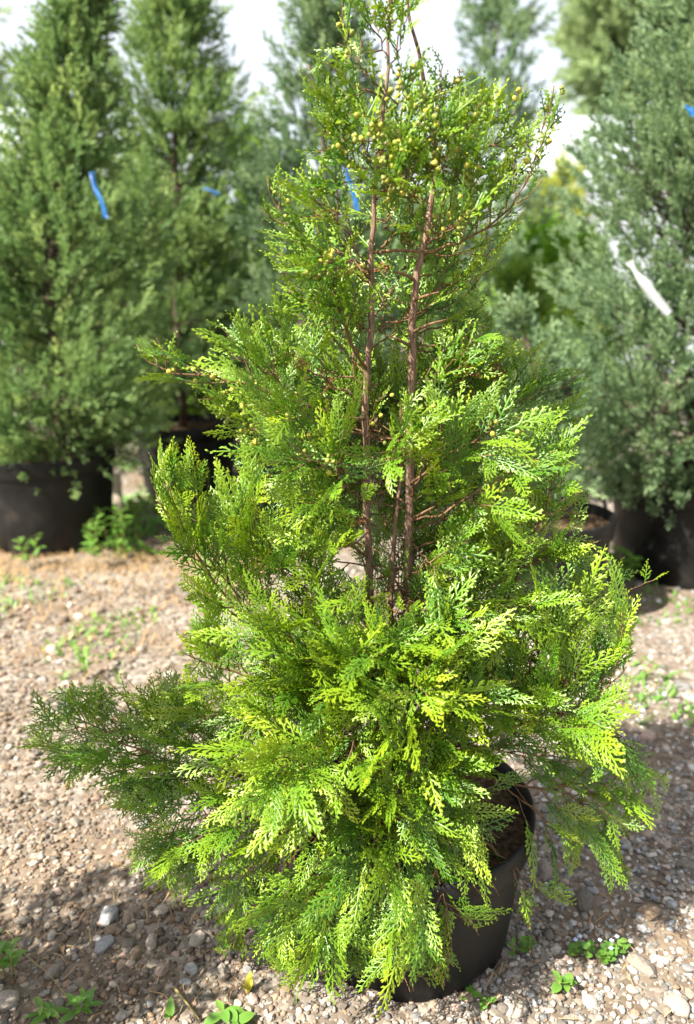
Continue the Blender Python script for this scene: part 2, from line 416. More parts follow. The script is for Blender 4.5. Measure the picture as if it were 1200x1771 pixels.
# ------------------------------------------------------------------ the cypress
Y0 = 1.47
BX = 0.105
def spray_mesh(seed, L, wid=0.34, droop=0.16, step=0.0084, shoot=False):
    r = random.Random(seed); V = []; T = []; A = []
    def bend(x, y, z):
        s = y/L
        return (x, y, z - droop*L*s*s - 0.35*abs(x)*abs(x)/max(L*wid, 1e-4)*0.6)
    def strip(pts, ws, tip0, tip1, zj=0.0, ze=None):
        ze = zj if ze is None else ze; z0 = zj
        b0 = len(V); m = len(pts)
        if m == 3 and ws[1] > 0:
            dx, dy = pts[2][0]-pts[0][0], pts[2][1]-pts[0][1]; l = math.hypot(dx, dy) or 1; w = ws[1]*1.08
            nx, ny = -dy/l*w, dx/l*w; p = pts[1]
            zm = (z0+ze)/2; V.append(bend(pts[0][0], pts[0][1], z0)); V.append(bend(p[0]+nx, p[1]+ny, zm-w*.35)); V.append(bend(p[0], p[1], zm+w*.45)); V.append(bend(p[0]-nx, p[1]-ny, zm-w*.35)); V.append(bend(pts[2][0], pts[2][1], ze))
            A.extend([tip0, (tip0+tip1)/2, (tip0+tip1)/2, (tip0+tip1)/2, tip1])
            T.extend([(b0, b0+2, b0+1), (b0, b0+3, b0+2), (b0+1, b0+2, b0+4), (b0+2, b0+3, b0+4)])
            return
        for i, (p, w) in enumerate(zip(pts, ws)):
            q = pts[min(i+1, m-1)]; o = pts[max(i-1, 0)]
            dx, dy = q[0]-o[0], q[1]-o[1]; l = math.hypot(dx, dy) or 1
            nx, ny = -dy/l*w, dx/l*w; tp = tip0+(tip1-tip0)*i/(m-1)
            zj = z0+(ze-z0)*i/(m-1)
            if i == m-1:
                V.append(bend(p[0], p[1], zj)); A.append(tp)
            else:
                V.append(bend(p[0]+nx, p[1]+ny, zj-w*0.35)); V.append(bend(p[0], p[1], zj+w*0.45)); V.append(bend(p[0]-nx, p[1]-ny, zj-w*0.35)); A.extend([tp]*3)
        for i in range(m-2):
            a = b0+3*i
            T.extend([(a, a+1, a+4), (a, a+4, a+3), (a+1, a+2, a+5), (a+1, a+5, a+4)])
        a = b0+3*(m-2); T.extend([(a, a+1, a+3), (a+1, a+2, a+3)])
    curve = r.uniform(-0.12, 0.12)
    def axp(t): return (curve*L*t*t, L*t)
    strip([axp(t) for t in (0, .35, .7, 1)], [0.0019, 0.0018, 0.0016, 0], 0.0, 1.0)
    s = 0.010; side = 1
    while s < L*0.975:
        t = s/L
        prof = (0.55+0.45*min(1, t/0.22))*(1-t)**0.72
        l2 = max(0.007, L*wid*prof*r.uniform(0.78, 1.12))
        a0 = math.radians(r.uniform(48, 60)-8*t)
        bx, by = axp(t); zj = r.uniform(-0.002, 0.002); zt = zj+l2*r.uniform(-.20, .14)
        def sec(u, a0=a0, l2=l2, bx=bx, by=by, side=side):
            a = a0-0.30*u
            return (bx+side*math.sin(a)*l2*u, by+math.cos(a)*l2*u)
        tipv = 0.25+0.45*t
        if l2 < (0.030 if shoot else 0.016):
            strip([sec(0), sec(.55), sec(1)], [0.0014, 0.0024 if shoot else 0.00185, 0], tipv, min(1, tipv+0.35), zj, zt)
            if shoot and l2 > 0.012:
                for u, sd in ((.35, 1), (.6, -1)):
                    p0 = sec(u); a = a0*side*.8+sd*.75; l3 = l2*.42*r.uniform(.7, 1.1)
                    strip([p0, (p0[0]+math.sin(a)*l3*.55, p0[1]+math.cos(a)*l3*.55), (p0[0]+math.sin(a*.8)*l3, p0[1]+math.cos(a*.8)*l3)], [0.0013, 0.0024, 0], tipv, min(1, tipv+.3), zj+(zt-zj)*u, zj+(zt-zj)*u+r.uniform(-.5, .5)*l3)
        else:
            strip([sec(0), sec(.5), sec(.85), sec(1)], [0.0015, 0.0017, 0.0020, 0], tipv-0.1, min(1, tipv+0.4), zj, zt)
            q = 0.007+0.002*r.random(); sd = 1
            while q < l2*0.93:
                u = q/l2; p0 = sec(u); p1 = sec(min(1, u+0.05)); d = math.atan2(p1[0]-p0[0], p1[1]-p0[1])
                l3 = min(0.0165, (0.30*l2*(1-u)+0.0060))*r.uniform(0.8, 1.15)*(1.0 if sd*side < 0 else 0.85)
                a = d+sd*math.radians(r.uniform(36, 50))
                ex = lambda w: (p0[0]+math.sin(a-sd*0.15*w)*l3*w, p0[1]+math.cos(a-sd*0.15*w)*l3*w)
                z3 = zj+(zt-zj)*u
                strip([p0, ex(.55), ex(1)], [0.0012, 0.00175, 0], tipv, min(1, tipv+0.25+0.3*u), z3, z3+(zt-zj)*.2+r.uniform(-.22, .22)*l3)
                q += 0.0054*r.uniform(0.85, 1.2); sd = -sd
        s += step*r.uniform(0.8, 1.25); side = -side
    return np.array(V), np.array(T), np.array(A)
SPR = []
for k, (L, w, d) in enumerate([(.085, .40, .10), (.11, .36, .18), (.13, .36, .10), (.15, .33, .22), (.16, .36, .14), (.19, .31, .22), (.12, .42, .28), (.20, .34, .12), (.23, .31, .18), (.17, .40, .10)]):
    SPR.append((spray_mesh(50+k, L, w, d), L))
NS = len(SPR)
for k, (L, w, d) in enumerate([(.06, .30, .0), (.075, .26, -.08), (.09, .24, .10), (.10, .20, -.12), (.12, .18, .05)]):
    SPR.append((spray_mesh(90+k, L, w, d, 0.0072, True), L))

EXT = [(-60, 590, 745), (0, 588, 745), (50, 588, 738), (100, 525, 750), (125, 520, 800), (150, 520, 970), (200, 535, 972), (250, 540, 950), (300, 455, 942), (350, 452, 918), (400, 450, 895), (450, 450, 872), (500, 500, 835), (560, 330, 850), (590, 228, 945), (620, 228, 1000), (650, 250, 1040), (700, 362, 1015), (760, 268, 1000), (800, 262, 1000), (850, 264, 1022), (900, 262, 985), (940, 275, 1040), (980, 290, 1150), (1010, 300, 1150), (1050, 330, 1095), (1100, 310, 1090), (1150, 300, 1090), (1180, 80, 1090), (1220, 28, 1095), (1300, 24, 1130), (1350, 55, 1165), (1400, 180, 1165), (1450, 190, 1095), (1500, 215, 1095), (1545, 225, 1090), (1600, 370, 935), (1650, 365, 800), (1700, 480, 785), (1740, 490, 780), (1771, 520, 690)]
EY = [e[0] for e in EXT]; EL = [e[1] for e in EXT]; ER = [e[2] for e in EXT]
def inside(p, m=0):
    x, y, z = proj(p)
    return np.interp(y, EY, EL)-m <= x <= np.interp(y, EY, ER)+m and y < 1775
WIN = [(626, 662, 372, 475, .97), (690, 742, 445, 655, .97), (614, 660, 585, 720, .9), (618, 656, 740, 1085, .65), (690, 726, 690, 840, .4), (688, 726, 850, 1070, .8), (655, 690, 60, 170, .6), (660, 684, 960, 1070, .5), (862, 935, 1320, 1530, .86), (800, 890, 1540, 1750, .9), (700, 740, 1215, 1250, .5), (650, 790, 1715, 1771, 0.95)]
rg = random.Random(21)
sprays = []; cones = []; limbs = []
def axis_at(p):
    return Vector((BX, Y0, p.z))
def add_spray(p, d, nrm, size):
    d = (d.normalized() + Vector((rg.uniform(-1, 1), rg.uniform(-1, 1), rg.uniform(-1, 1)))*.22).normalized()
    nrm = nrm - d*nrm.dot(d)
    if nrm.length < 1e-3: return
    nrm.normalize()
    tip = p + d*size; mid = p + d*size*0.55
    if not inside(tip, 6) or not inside(mid, 3):
        size *= 0.6; tip = p+d*size
        if not inside(tip, 8): return
    if tip.z < 0.03 or (mid.y > Y0+.12 and rg.random() < .28): return
    xv = d.cross(nrm)*size*.22; pr2 = [proj(q_)[:2] for q_ in (p, mid, tip, mid+xv, mid-xv)]
    for a, b_, c, e, pr in WIN:
        if mid.y < Y0+0.02 and any(a < x < b_ and c < y < e for x, y in pr2) and rg.random() < pr: return
    up = mid.z > 1.30+rg.uniform(-.12, .12) or (size < .1 and rg.random() < .12)
    if up and size > .115 and mid.z < 1.45: up = False
    bank = range(NS, len(SPR)) if up else range(NS)
    c = [k for k in bank if 0.6 < size/SPR[k][1] < 1.18] or [bank[0] if size < .1 else bank[-1]]
    k = rg.choice(c)
    sprays.append((p.copy(), d, nrm, size/SPR[k][1], k))
def limb(pts, r0, t0=0.25, bias=0.25, dens=1.0, twigL=0.15, cone=0.0, size=0.125, kind='branch'):
    n = 22; c = crom(pts, n)
    for i in range(1, n-1):
        c[i] = c[i] + Vector((rg.uniform(-1, 1), rg.uniform(-1, 1), rg.uniform(-1, 1)))*0.0035
    mb = MB(); mb.tube(c, [max(0.0009, r0*0.45*(1-i/(n-1))**0.75) for i in range(n)], 7)
    L = sum((c[i+1]-c[i]).length for i in range(n-1))
    def at(s):
        t = max(0, min(n-1.001, s/L*(n-1))); i = int(t); return c[i].lerp(c[i+1], t-i), (c[i+1]-c[i]).normalized()
    bias0 = bias
    s = L*t0 + 0.01; side = rg.choice((-1, 1)); step = 0.029/dens
    while s < L:
        p, tg = at(s); bias = bias0 + (rg.uniform(-.28, .5) if p.z < 1.25 else rg.uniform(-.1, .15))
        o = p - axis_at(p); o.z = 0
        o = o.normalized() if o.length > 0.02 else Vector((0, -1, 0))
        nrm = Vector((0, -0.28, 0.62)) + o*0.45 + Vector((rg.uniform(-1, 1), rg.uniform(-1, 1), rg.uniform(-1, 1)))*0.85
        nrm = (nrm - tg*nrm.dot(tg)).normalized()
        sv = tg.cross(nrm)*side
        a = math.radians(rg.uniform(38, 62))
        d = (tg*math.cos(a) + sv*math.sin(a) + Vector((0, 0, bias))*0.9).normalized()
        rem = L-s
        tl = min(twigL, 0.45*rem+0.015)*rg.uniform(0.5, 1.1)
        if tl > 0.045:
            q = [p, p+d*tl*0.5+Vector((0, 0, bias*0.05*tl)), p+(d*0.9+tg*0.25+Vector((0, 0, bias*0.35))).normalized()*tl]
            if inside(q[2], 4) and q[2].z > 0.03:
                cc = crom(q, 5); mb.tube(cc, [0.0015, 0.0013, 0.0012, 0.001, 0.0007], 5, False)
                k = 0; u = 0.25; sd = side
                while u < 1.0:
                    b0 = cc[min(3, int(u*4))].lerp(cc[min(3, int(u*4))+1], u*4-min(3, int(u*4)))
                    dd = (cc[-1]-cc[0]).normalized()
                    nn = (nrm+Vector((rg.uniform(-1, 1), rg.uniform(-1, 1), rg.uniform(-1, 1)))*0.6)
                    sv2 = dd.cross(nn).normalized()*sd
                    aa = math.radians(rg.uniform(30, 50))
                    add_spray(b0, dd*math.cos(aa)+sv2*math.sin(aa)+Vector((0, 0, bias*0.5)), nn, size*rg.uniform(0.5, 0.95))
                    u += 0.030/dens/tl; sd = -sd
                add_spray(cc[-2], dd+Vector((0, 0, bias*0.3)), nrm, size*rg.uniform(0.85, 1.2))
                if rg.random() < cone:
                    for _ in range(rg.randint(1, 4)):
                        cones.append(cc[rg.randint(1, 3)]+Vector((rg.uniform(-1, 1), rg.uniform(-1, .3), rg.uniform(-1, 1)))*0.013)
        else:
            add_spray(p, d, nrm, min(size, 0.05+rem)*rg.uniform(0.7, 1.05))
        if rg.random() < cone*1.6:
            for _ in range(rg.randint(2, 6)):
                cones.append(p+Vector((rg.uniform(-1, 1), rg.uniform(-1.2, .3), rg.uniform(-1, 1)))*0.022)
        s += step*rg.uniform(0.75, 1.3); side = -side
    p, tg = at(L*0.97)
    add_spray(p, tg, Vector((0, -0.5, 0.6)), size*0.9)
    limbs.append(mb)

def build_cypress():
    root = thing('cypress_tree', 'bushy yellow-green cypress with two bare trunks and small round cones', 'tree', (BX, Y0, 0.28))
    inv = -Vector((BX, Y0, 0.28))
    def sh(m): return m  # vertices are shifted below
    base = Vector((BX, Y0, 0.27))
    q = lambda l, dy=0.0: [P(a, b_, Y0+dy+(c if len(z) else 0)) for a, b_, *z in l for c in (z or [0])]
    def tr(l, dy=0): return [P(e[0], e[1], Y0+(e[2] if len(e) > 2 else 0)+dy) for e in l]
    trunksL = tr([(668, 1440), (646, 1250), (640, 1080), (637, 950), (633, 790), (634, 660), (643, 560), (642, 440), (650, 330), (664, 180), (671, 60), (674, -90)])
    trunksR = tr([(690, 1440, .02), (700, 1250, .02), (704, 1060, .02), (707, 880, .02), (712, 660, .02), (714, 560, .02), (722, 475, .02), (735, 420, .03), (748, 330, .03), (752, 230, .03), (728, 120, .02), (706, 20, 0), (702, -70, 0)])
    trunkS = tr([(680, 1440, .01), (678, 1200, .01), (676, 1060, .0), (680, 960, .0), (690, 850, .03), (700, 760, .07), (720, 650, .11), (745, 520, .14)])
    parts = []
    for pts, r0, r1 in ((trunksL, .0084, .0014), (trunksR, .0094, .0014), (trunkS, .0055, .0012)):
        c = crom(pts, 60); mb = MB()
        rad = []
        for i in range(60):
            t = i/59; rad.append((r0*(1-t)**0.85+r1)*(1+0.10*noise.noise((i*0.55, r0*90, 0))))
        mb.tube([p+Vector((noise.noise((i*.4, 1, r0*50)), noise.noise((i*.4, 5, r0*50)), 0))*0.004 for i, p in enumerate(c)], rad, 14)
        parts.append(('trunk', mb, M_trunk))
    TL, TR = trunksL, trunksR
    # limbs measured from the photograph: (px, py, depth offset from the trunk plane)
    U, D = 0.35, -0.30
    def LB(l, *a, **k): limb(tr(l), *a, **k)
    # top
    LB([(668,165,0),(640,135,-.02),(612,100,-.03),(597,50,-.03),(592,5,-.03)], 0.0040, 0.12, U, 1.94, 0.077, .45, 0.084)
    LB([(671,120,0),(690,90,-.02),(700,40,-.04),(708,-10,-.05)], 0.0032, 0.12, U, 1.76, 0.066, .2, 0.078)
    LB([(670,100,0),(655,60,.03),(640,20,.05),(635,-30,.05)], 0.0032, 0.08, U, 1.76, 0.077, .2, 0.084)
    LB([(672,60,0),(678,20,-.03),(682,-30,-.03)], 0.0024, 0.08, U, 1.94, 0.066, .1, 0.078)
    LB([(664,215,0),(620,198,-.03),(575,185,-.05),(548,150,-.06),(530,112,-.06)], 0.0040, 0.13, U, 1.94, 0.088, .8, 0.084)
    LB([(663,230,0),(610,235,.04),(570,215,.08),(548,190,.08)], 0.0032, 0.12, U, 1.76, 0.088, .3, 0.088)
    LB([(660,240,0),(615,245,-.02),(580,240,-.05),(552,215,-.06)], 0.0032, 0.12, U, 1.76, 0.088, .5, 0.084)
    LB([(735,180,0),(765,165,-.02),(785,145,-.03),(800,118,-.03)], 0.0032, 0.08, U, 1.76, 0.077, .2, 0.084)
    LB([(750,275,.02),(800,270,-.01),(850,250,-.03),(880,205,-.04),(900,160,-.04)], 0.0040, 0.09, U, 1.94, 0.099, .7, 0.088)
    LB([(752,290,.02),(800,240,.05),(830,200,.07),(850,165,.08)], 0.0040, 0.09, U, 1.76, 0.099, .2, 0.099)
    LB([(735,440,.02),(800,415,-.02),(850,385,-.04),(900,335,-.05),(925,270,-.05),(945,200,-.05),(958,148,-.05)], 0.0056, 0.13, U, 1.85, 0.077, .65, 0.074)
    LB([(905,325,-.05),(935,270,-.04),(955,215,-.03),(966,172,-.03)], 0.0024, 0.08, U, 1.94, 0.055, .2, 0.059)
    LB([(740,420,.02),(790,390,.05),(840,345,.08),(870,290,.09)], 0.0048, 0.09, U, 1.76, 0.110, .2, 0.099)
    LB([(742,400,.02),(780,360,-.06),(815,310,-.1),(830,265,-.11)], 0.0040, 0.12, U, 1.76, 0.099, .7, 0.088)
    LB([(740,380,.02),(710,330,-.08),(695,290,-.12),(700,240,-.13)], 0.0032, 0.15, U, 1.94, 0.088, .8, 0.084)
    LB([(655,280,0),(690,250,-.06),(705,210,-.08),(712,170,-.08)], 0.0032, 0.12, U, 1.76, 0.088, .6, 0.084)
    LB([(652,330,0),(620,300,-.05),(600,262,-.07),(590,235,-.07)], 0.0032, 0.12, U, 1.76, 0.088, .6, 0.084)
    LB([(750,440,.02),(800,440,.03),(840,440,.05),(868,420,.06)], 0.0040, 0.12, U, 1.76, 0.110, .2, 0.099)
    # upper left
    LB([(642,490,0),(595,465,-.03),(545,430,-.05),(500,395,-.06),(472,345,-.06),(460,305,-.06)], 0.0048, 0.15, U, 1.94, 0.088, .8, 0.084)
    LB([(642,470,0),(590,440,.05),(530,420,.08),(480,420,.09)], 0.0040, 0.12, .15, 1.76, 0.099, .4, 0.099)
    LB([(641,480,0),(600,400,-.05),(560,350,-.07),(545,325,-.07)], 0.0040, 0.15, U, 1.76, 0.088, .5, 0.084)
    LB([(641,470,0),(610,450,-.09),(565,460,-.13),(525,455,-.14)], 0.0040, 0.18, .1, 1.94, 0.088, .5, 0.088)
    LB([(635,640,0),(608,590,-.03),(588,540,-.05),(578,500,-.05),(570,460,-.05)], 0.0048, 0.21, U, 2.02, 0.121, .1, 0.119)
    LB([(636,650,0),(590,600,.05),(550,560,.08),(510,540,.09)], 0.0048, 0.12, U, 1.76, 0.121, .1, 0.119)
    # upper right interior, behind the right trunk
    for l in ([(716,520,.03),(780,490,.05),(830,470,.06),(850,440,.06)], [(714,600,.03),(780,590,.04),(830,570,.05),(850,545,.05)], [(716,540,.03),(770,530,.08),(815,505,.13),(828,470,.15)], [(714,580,.03),(770,560,.08),(820,540,.12),(845,520,.13)], [(713,610,.03),(765,600,.1),(800,570,.15),(820,560,.17)],
              [(725,480,.03),(765,470,.1),(800,450,.14),(830,440,.15)], [(714,560,.03),(690,520,.1),(670,480,.14),(668,440,.15)], [(640,560,0),(665,520,.08),(690,480,.12),(705,430,.13)],
              [(640,600,0),(670,585,.07),(695,560,.12),(700,530,.13)], [(745,420,.03),(720,380,.08),(705,330,.11),(700,290,.11)]):
        LB(l, .005, .15, .2, 1.2, .11, .08, .12)
    # left, mid height
    LB([(634,725,0),(570,715,-.05),(500,690,-.1),(430,668,-.12),(370,655,-.13),(300,645,-.13),(255,625,-.13),(236,596,-.13)], .0085, .2, .22, 1.1, .12, .35, .10)
    LB([(530,700,-.08),(470,650,-.1),(410,620,-.1),(372,585,-.1)], .005, .1, U, 1.2, .11, .2, .11)
    LB([(632,700,0),(570,660,-.02),(510,630,-.03),(460,605,-.03)], .006, .2, .3, 1.1, .11, .1, .12)
    LB([(632,790,0),(560,775,-.08),(500,755,-.13),(440,745,-.15),(390,715,-.16)], .007, .2, .05, 1.2, .11, .6, .11)
    LB([(632,810,0),(560,800,-.02),(500,790,-.04),(440,780,-.05)], .006, .2, -.05, 1.1, .11, .3, .11)
    LB([(633,830,0),(590,815,-.12),(545,800,-.18),(500,790,-.2)], .006, .3, .0, 1.1, .11, .2, .11)
    LB([(634,900,0),(590,880,-.06),(550,860,-.1),(520,850,-.11)], .005, .3, -.1, .8, .09, 0, .11)
    # left low, upright sprays
    LB([(645,1150,0),(540,1120,-.06),(450,1075,-.1),(380,1020,-.12),(325,930,-.13),(290,850,-.13),(276,778,-.13)], .010, .3, .32, 1.18, .12, .03, 0.123)
    LB([(420,1050,-.11),(370,960,-.09),(340,890,-.08),(325,820,-.08)], .004, .1, .4, 1.18, .11, .03, 0.123)
    LB([(560,1120,-.07),(480,1080,-.12),(450,1000,-.14),(443,920,-.14),(442,835,-.14)], .006, .35, .5, 1.18, .11, 0, 0.133)
    LB([(600,1120,-.04),(545,1050,-.08),(515,970,-.1),(500,900,-.1)], .006, .2, .4, 1.18, .12, .02, 0.133)
    LB([(600,1100,-.02),(560,1000,.02),(540,930,.05),(555,890,.06)], .005, .2, .3, 0.98, .11, .02, 0.123)
    LB([(500,1100,-.08),(440,1060,-.05),(400,980,-.03),(385,900,-.02)], .005, .1, .4, 1.08, .11, .02, 0.123)
    LB([(640,1180,0),(520,1190,-.1),(430,1170,-.16),(360,1150,-.18),(325,1130,-.19)], .008, .25, .15, 1.28, .13, 0, 0.133)
    LB([(640,1150,-.02),(560,1140,-.14),(490,1120,-.2),(430,1100,-.22)], .007, .25, .15, 1.28, .13, 0, 0.133)
    # far left limb, low
    LB([(665,1340,0),(560,1350,-.05),(450,1345,-.08),(350,1330,-.09),(250,1300,-.09),(150,1265,-.09),(65,1225,-.09)], .010, .25, .10, 1.28, .16, 0, 0.133)
    LB([(400,1340,-.08),(300,1330,-.05),(200,1310,-.04),(110,1300,-.04),(60,1290,-.04)], .005, .1, .05, 0.94, .12, 0, 0.144)
    LB([(480,1340,-.06),(380,1300,-.04),(280,1260,-.03),(180,1220,-.03),(120,1200,-.03)], .005, .15, .12, 0.94, .12, 0, 0.144)
    LB([(665,1380,0),(550,1390,-.08),(430,1400,-.13),(320,1420,-.15),(230,1450,-.16)], .008, .25, -.1, 1.28, .15, 0, 0.143)
    LB([(600,1390,-.05),(480,1440,-.12),(380,1480,-.15),(290,1520,-.16)], .006, .2, -.3, 1.28, .15, 0, 0.143)
    LB([(640,1400,-.03),(540,1450,-.13),(470,1530,-.18),(410,1620,-.2),(385,1650,-.2)], .006, .25, -.4, 1.28, .14, 0, 0.143)
    LB([(600,1250,0),(480,1240,-.05),(380,1230,-.08),(300,1225,-.09)], .006, .2, .1, 1.18, .14, 0, 0.133)
    # front, low, drooping over the rim
    LB([(670,1370,-.03),(630,1440,-.17),(600,1540,-.23),(585,1640,-.24),(595,1740,-.24)], .007, .25, -.45, 1.28, .13, 0, 0.143)
    LB([(680,1370,-.04),(660,1430,-.2),(650,1530,-.26),(680,1640,-.26),(740,1700,-.26)], .007, .25, -.35, 1.28, .13, 0, 0.154)
    LB([(690,1370,-.04),(710,1420,-.2),(735,1490,-.25),(750,1570,-.25),(770,1640,-.25)], .007, .25, -.3, 1.28, .12, 0, 0.143)
    LB([(660,1370,-.04),(590,1430,-.18),(540,1520,-.23),(530,1620,-.24),(505,1700,-.24)], .007, .25, -.45, 1.28, .13, 0, 0.143)
    LB([(700,1360,-.03),(770,1400,-.14),(830,1450,-.18),(890,1500,-.19),(915,1560,-.19)], .007, .25, -.25, 1.18, .12, 0, 0.133)
    LB([(700,1340,-.03),(750,1350,-.16),(810,1380,-.2),(870,1400,-.2)], .007, .25, .05, 1.28, .13, 0, 0.133)
    LB([(690,1330,-.04),(690,1340,-.18),(700,1360,-.24),(720,1400,-.28)], .007, .3, .1, 1.38, .13, 0, 0.143)
    LB([(660,1300,-.04),(620,1310,-.2),(590,1330,-.26),(560,1380,-.29)], .007, .3, .0, 1.38, .13, 0, 0.143)
    LB([(650,1280,-.04),(560,1290,-.2),(500,1310,-.26),(470,1360,-.27)], .007, .3, .0, 1.28, .13, 0, 0.143)
    # front, middle
    LB([(645,1200,-.02),(600,1170,-.15),(560,1150,-.22),(520,1140,-.25)], .007, .3, .15, 1.28, .12, 0, 0.133)
    LB([(650,1240,-.02),(640,1210,-.16),(620,1170,-.24),(610,1120,-.27)], .007, .3, .2, 1.28, .12, 0, 0.133)
    LB([(705,1200,0),(730,1170,-.14),(760,1140,-.2),(770,1110,-.22)], .007, .3, .15, 1.28, .12, 0, 0.133)
    LB([(705,1250,0),(740,1230,-.16),(790,1210,-.22),(830,1200,-.24)], .007, .3, .05, 1.28, .12, 0, 0.133)
    LB([(690,1240,-.02),(700,1240,-.2),(720,1200,-.28),(725,1220,-.31)], .007, .3, -.1, 1.18, .11, 0, 0.133)
    # right, low
    LB([(700,1310,0),(800,1285,-.08),(880,1262,-.12),(935,1235,-.13),(965,1195,-.13),(985,1120,-.13),(1010,1030,-.13)], .009, .3, .35, 1.18, .13, 0, 0.143)
    LB([(900,1255,-.12),(980,1235,-.14),(1040,1200,-.15),(1070,1130,-.15),(1075,1060,-.15)], .006, .1, .35, 1.18, .13, 0, 0.143)
    LB([(860,1260,-.11),(900,1190,-.12),(925,1120,-.12),(940,1050,-.12)], .006, .1, .4, 1.18, .13, 0, 0.143)
    LB([(950,1230,-.13),(1020,1250,-.14),(1070,1270,-.15),(1100,1310,-.15)], .005, .1, -.1, 1.18, .12, 0, 0.133)
    LB([(720,1350,0),(830,1345,-.05),(930,1362,-.07),(1020,1355,-.08),(1090,1350,-.08),(1160,1380,-.08)], .008, .3, -.2, 1.18, .13, 0, 0.133)
    LB([(950,1360,-.07),(1010,1390,-.08),(1055,1430,-.08),(1078,1500,-.08)], .005, .1, -.4, 1.23, .10, 0, 0.133)
    LB([(850,1350,-.06),(910,1390,-.1),(960,1430,-.11),(985,1450,-.11)], .005, .1, -.35, 1.18, .09, 0, 0.123)
    LB([(800,1290,-.06),(880,1300,-.02),(970,1310,0),(1050,1320,0)], .006, .1, -.05, 1.18, .13, 0, 0.133)
    # right, middle
    LB([(705,1150,.02),(820,1110,.0),(920,1075,-.02),(1010,1045,-.03),(1090,1020,-.03),(1140,996,-.03)], .008, .35, .2, 0.98, .10, 0, 0.113)
    LB([(705,1120,.02),(800,1110,-.03),(865,1060,-.05),(900,980,-.06),(935,900,-.06),(960,830,-.06),(1000,790,-.06)], .008, .35, .1, 1.08, .13, 0, 0.133)
    LB([(900,980,-.06),(950,960,-.07),(990,945,-.07),(1035,935,-.07)], .004, .1, .1, 1.08, .08, 0, 0.123)
    LB([(890,1000,-.05),(870,1060,-.12),(865,1120,-.14),(862,1180,-.14)], .004, .1, -.3, 1.08, .07, 0, 0.113)
    LB([(708,900,.02),(760,890,-.05),(830,850,-.1),(900,810,-.12),(960,780,-.12)], .007, .25, .15, 1.18, .13, .05, 0.133)
    LB([(708,840,.02),(760,800,-.06),(820,760,-.1),(880,730,-.11)], .007, .25, .2, 1.18, .12, .3, 0.123)
    LB([(709,860,.02),(735,800,-.1),(745,750,-.13),(740,700,-.13)], .006, .3, .3, 1.18, .11, .4, 0.113)
    LB([(710,800,.02),(790,760,.04),(870,710,.06),(950,680,.07),(1020,650,.07)], .007, .25, .2, 1.18, .13, .05, 0.133)
    LB([(710,780,.02),(780,730,.08),(850,670,.11),(900,600,.12)], .007, .3, .4, 1.23, .13, 0, 0.133)
    LB([(710,760,.02),(770,710,.1),(830,640,.14),(870,600,.15)], .006, .3, .35, 1.18, .13, 0, 0.133)
    LB([(850,740,.03),(910,720,.04),(970,730,.05),(1005,720,.05)], .005, .1, .15, 1.18, .12, .05, 0.123)
    LB([(707,950,.02),(790,930,.04),(870,900,.06),(960,870,.07),(1010,850,.07)], .007, .25, .1, 1.18, .13, 0, 0.133)
    LB([(706,1000,.02),(760,960,-.03),(800,940,-.06),(850,920,-.07)], .006, .3, .1, 1.08, .12, 0, 0.123)
    LB([(705,1060,.02),(760,1050,-.06),(810,1040,-.1),(860,1040,-.11)], .006, .3, .1, 1.08, .12, 0, 0.123)
    # random limbs all round, thickest at the back and inside
    r = rg
    for k in range(88):
        z = r.uniform(0.42, 1.80); a = r.uniform(0, 2*math.pi)
        front = math.sin(a) < -0.3
        if front and z > 0.85 and r.random() < 0.95: continue
        if z > 1.4 and r.random() < .5: continue
        rad = np.interp(z, [0.4, 0.6, 0.85, 1.1, 1.35, 1.55, 1.8], [.42, .42, .36, .32, .24, .2, .12])*r.uniform(.6, 1)
        upk = np.interp(z, [0.4, 0.7, 1.0, 1.6], [-0.12, 0.12, 0.35, 0.6])
        x0 = BX - .045 if r.random() < .5 else BX+.01
        p0 = Vector((x0, Y0+.01, z)); d = Vector((math.cos(a), math.sin(a), 0))
        pts = [p0, p0+d*rad*.5+Vector((0, 0, upk*rad*.35)), p0+d*rad+Vector((0, 0, upk*rad*1.0))]
        for _ in range(6):
            if inside(pts[2], -10): break
            rad *= .8; pts = [p0, p0+d*rad*.5+Vector((0, 0, upk*rad*.35)), p0+d*rad+Vector((0, 0, upk*rad*1.0))]
        limb(pts, .005, .15, upk*.7, 1.1 if z < 1.2 else 1.3, .13 if z < 1.2 else .08, .22 if z > 1.25 else .03, .12 if z < 1.2 else .085)
    for k in range(26):
        z = r.uniform(.5, 1.15); a = r.uniform(.15*math.pi, .85*math.pi); rad = r.uniform(.12, .3); d = Vector((math.cos(a), math.sin(a), 0)); p0 = Vector((BX-.02, Y0+.02, z))
        limb([p0, p0+d*rad*.5+Vector((0, 0, .05)), p0+d*rad+Vector((0, 0, .16))], .004, .1, .2, 1.0, .12, 0, .12)
    for k in range(16):                         # low front, spilling over the rim
        z = r.uniform(.36, .82); a = r.uniform(1.02*math.pi, 1.98*math.pi); rad = r.uniform(.16, .33); d = Vector((math.cos(a), math.sin(a), 0)); p0 = Vector((BX+r.uniform(-.05, .03), Y0, z))
        upk = r.uniform(-.25, .45)
        pts = [p0, p0+d*rad*.5+Vector((0, 0, .05+upk*.03)), p0+d*rad+Vector((0, 0, upk*rad))]
        if inside(pts[2], -15): limb(pts, .0045, .15, upk*.6, 1.15, .12, 0, .13)
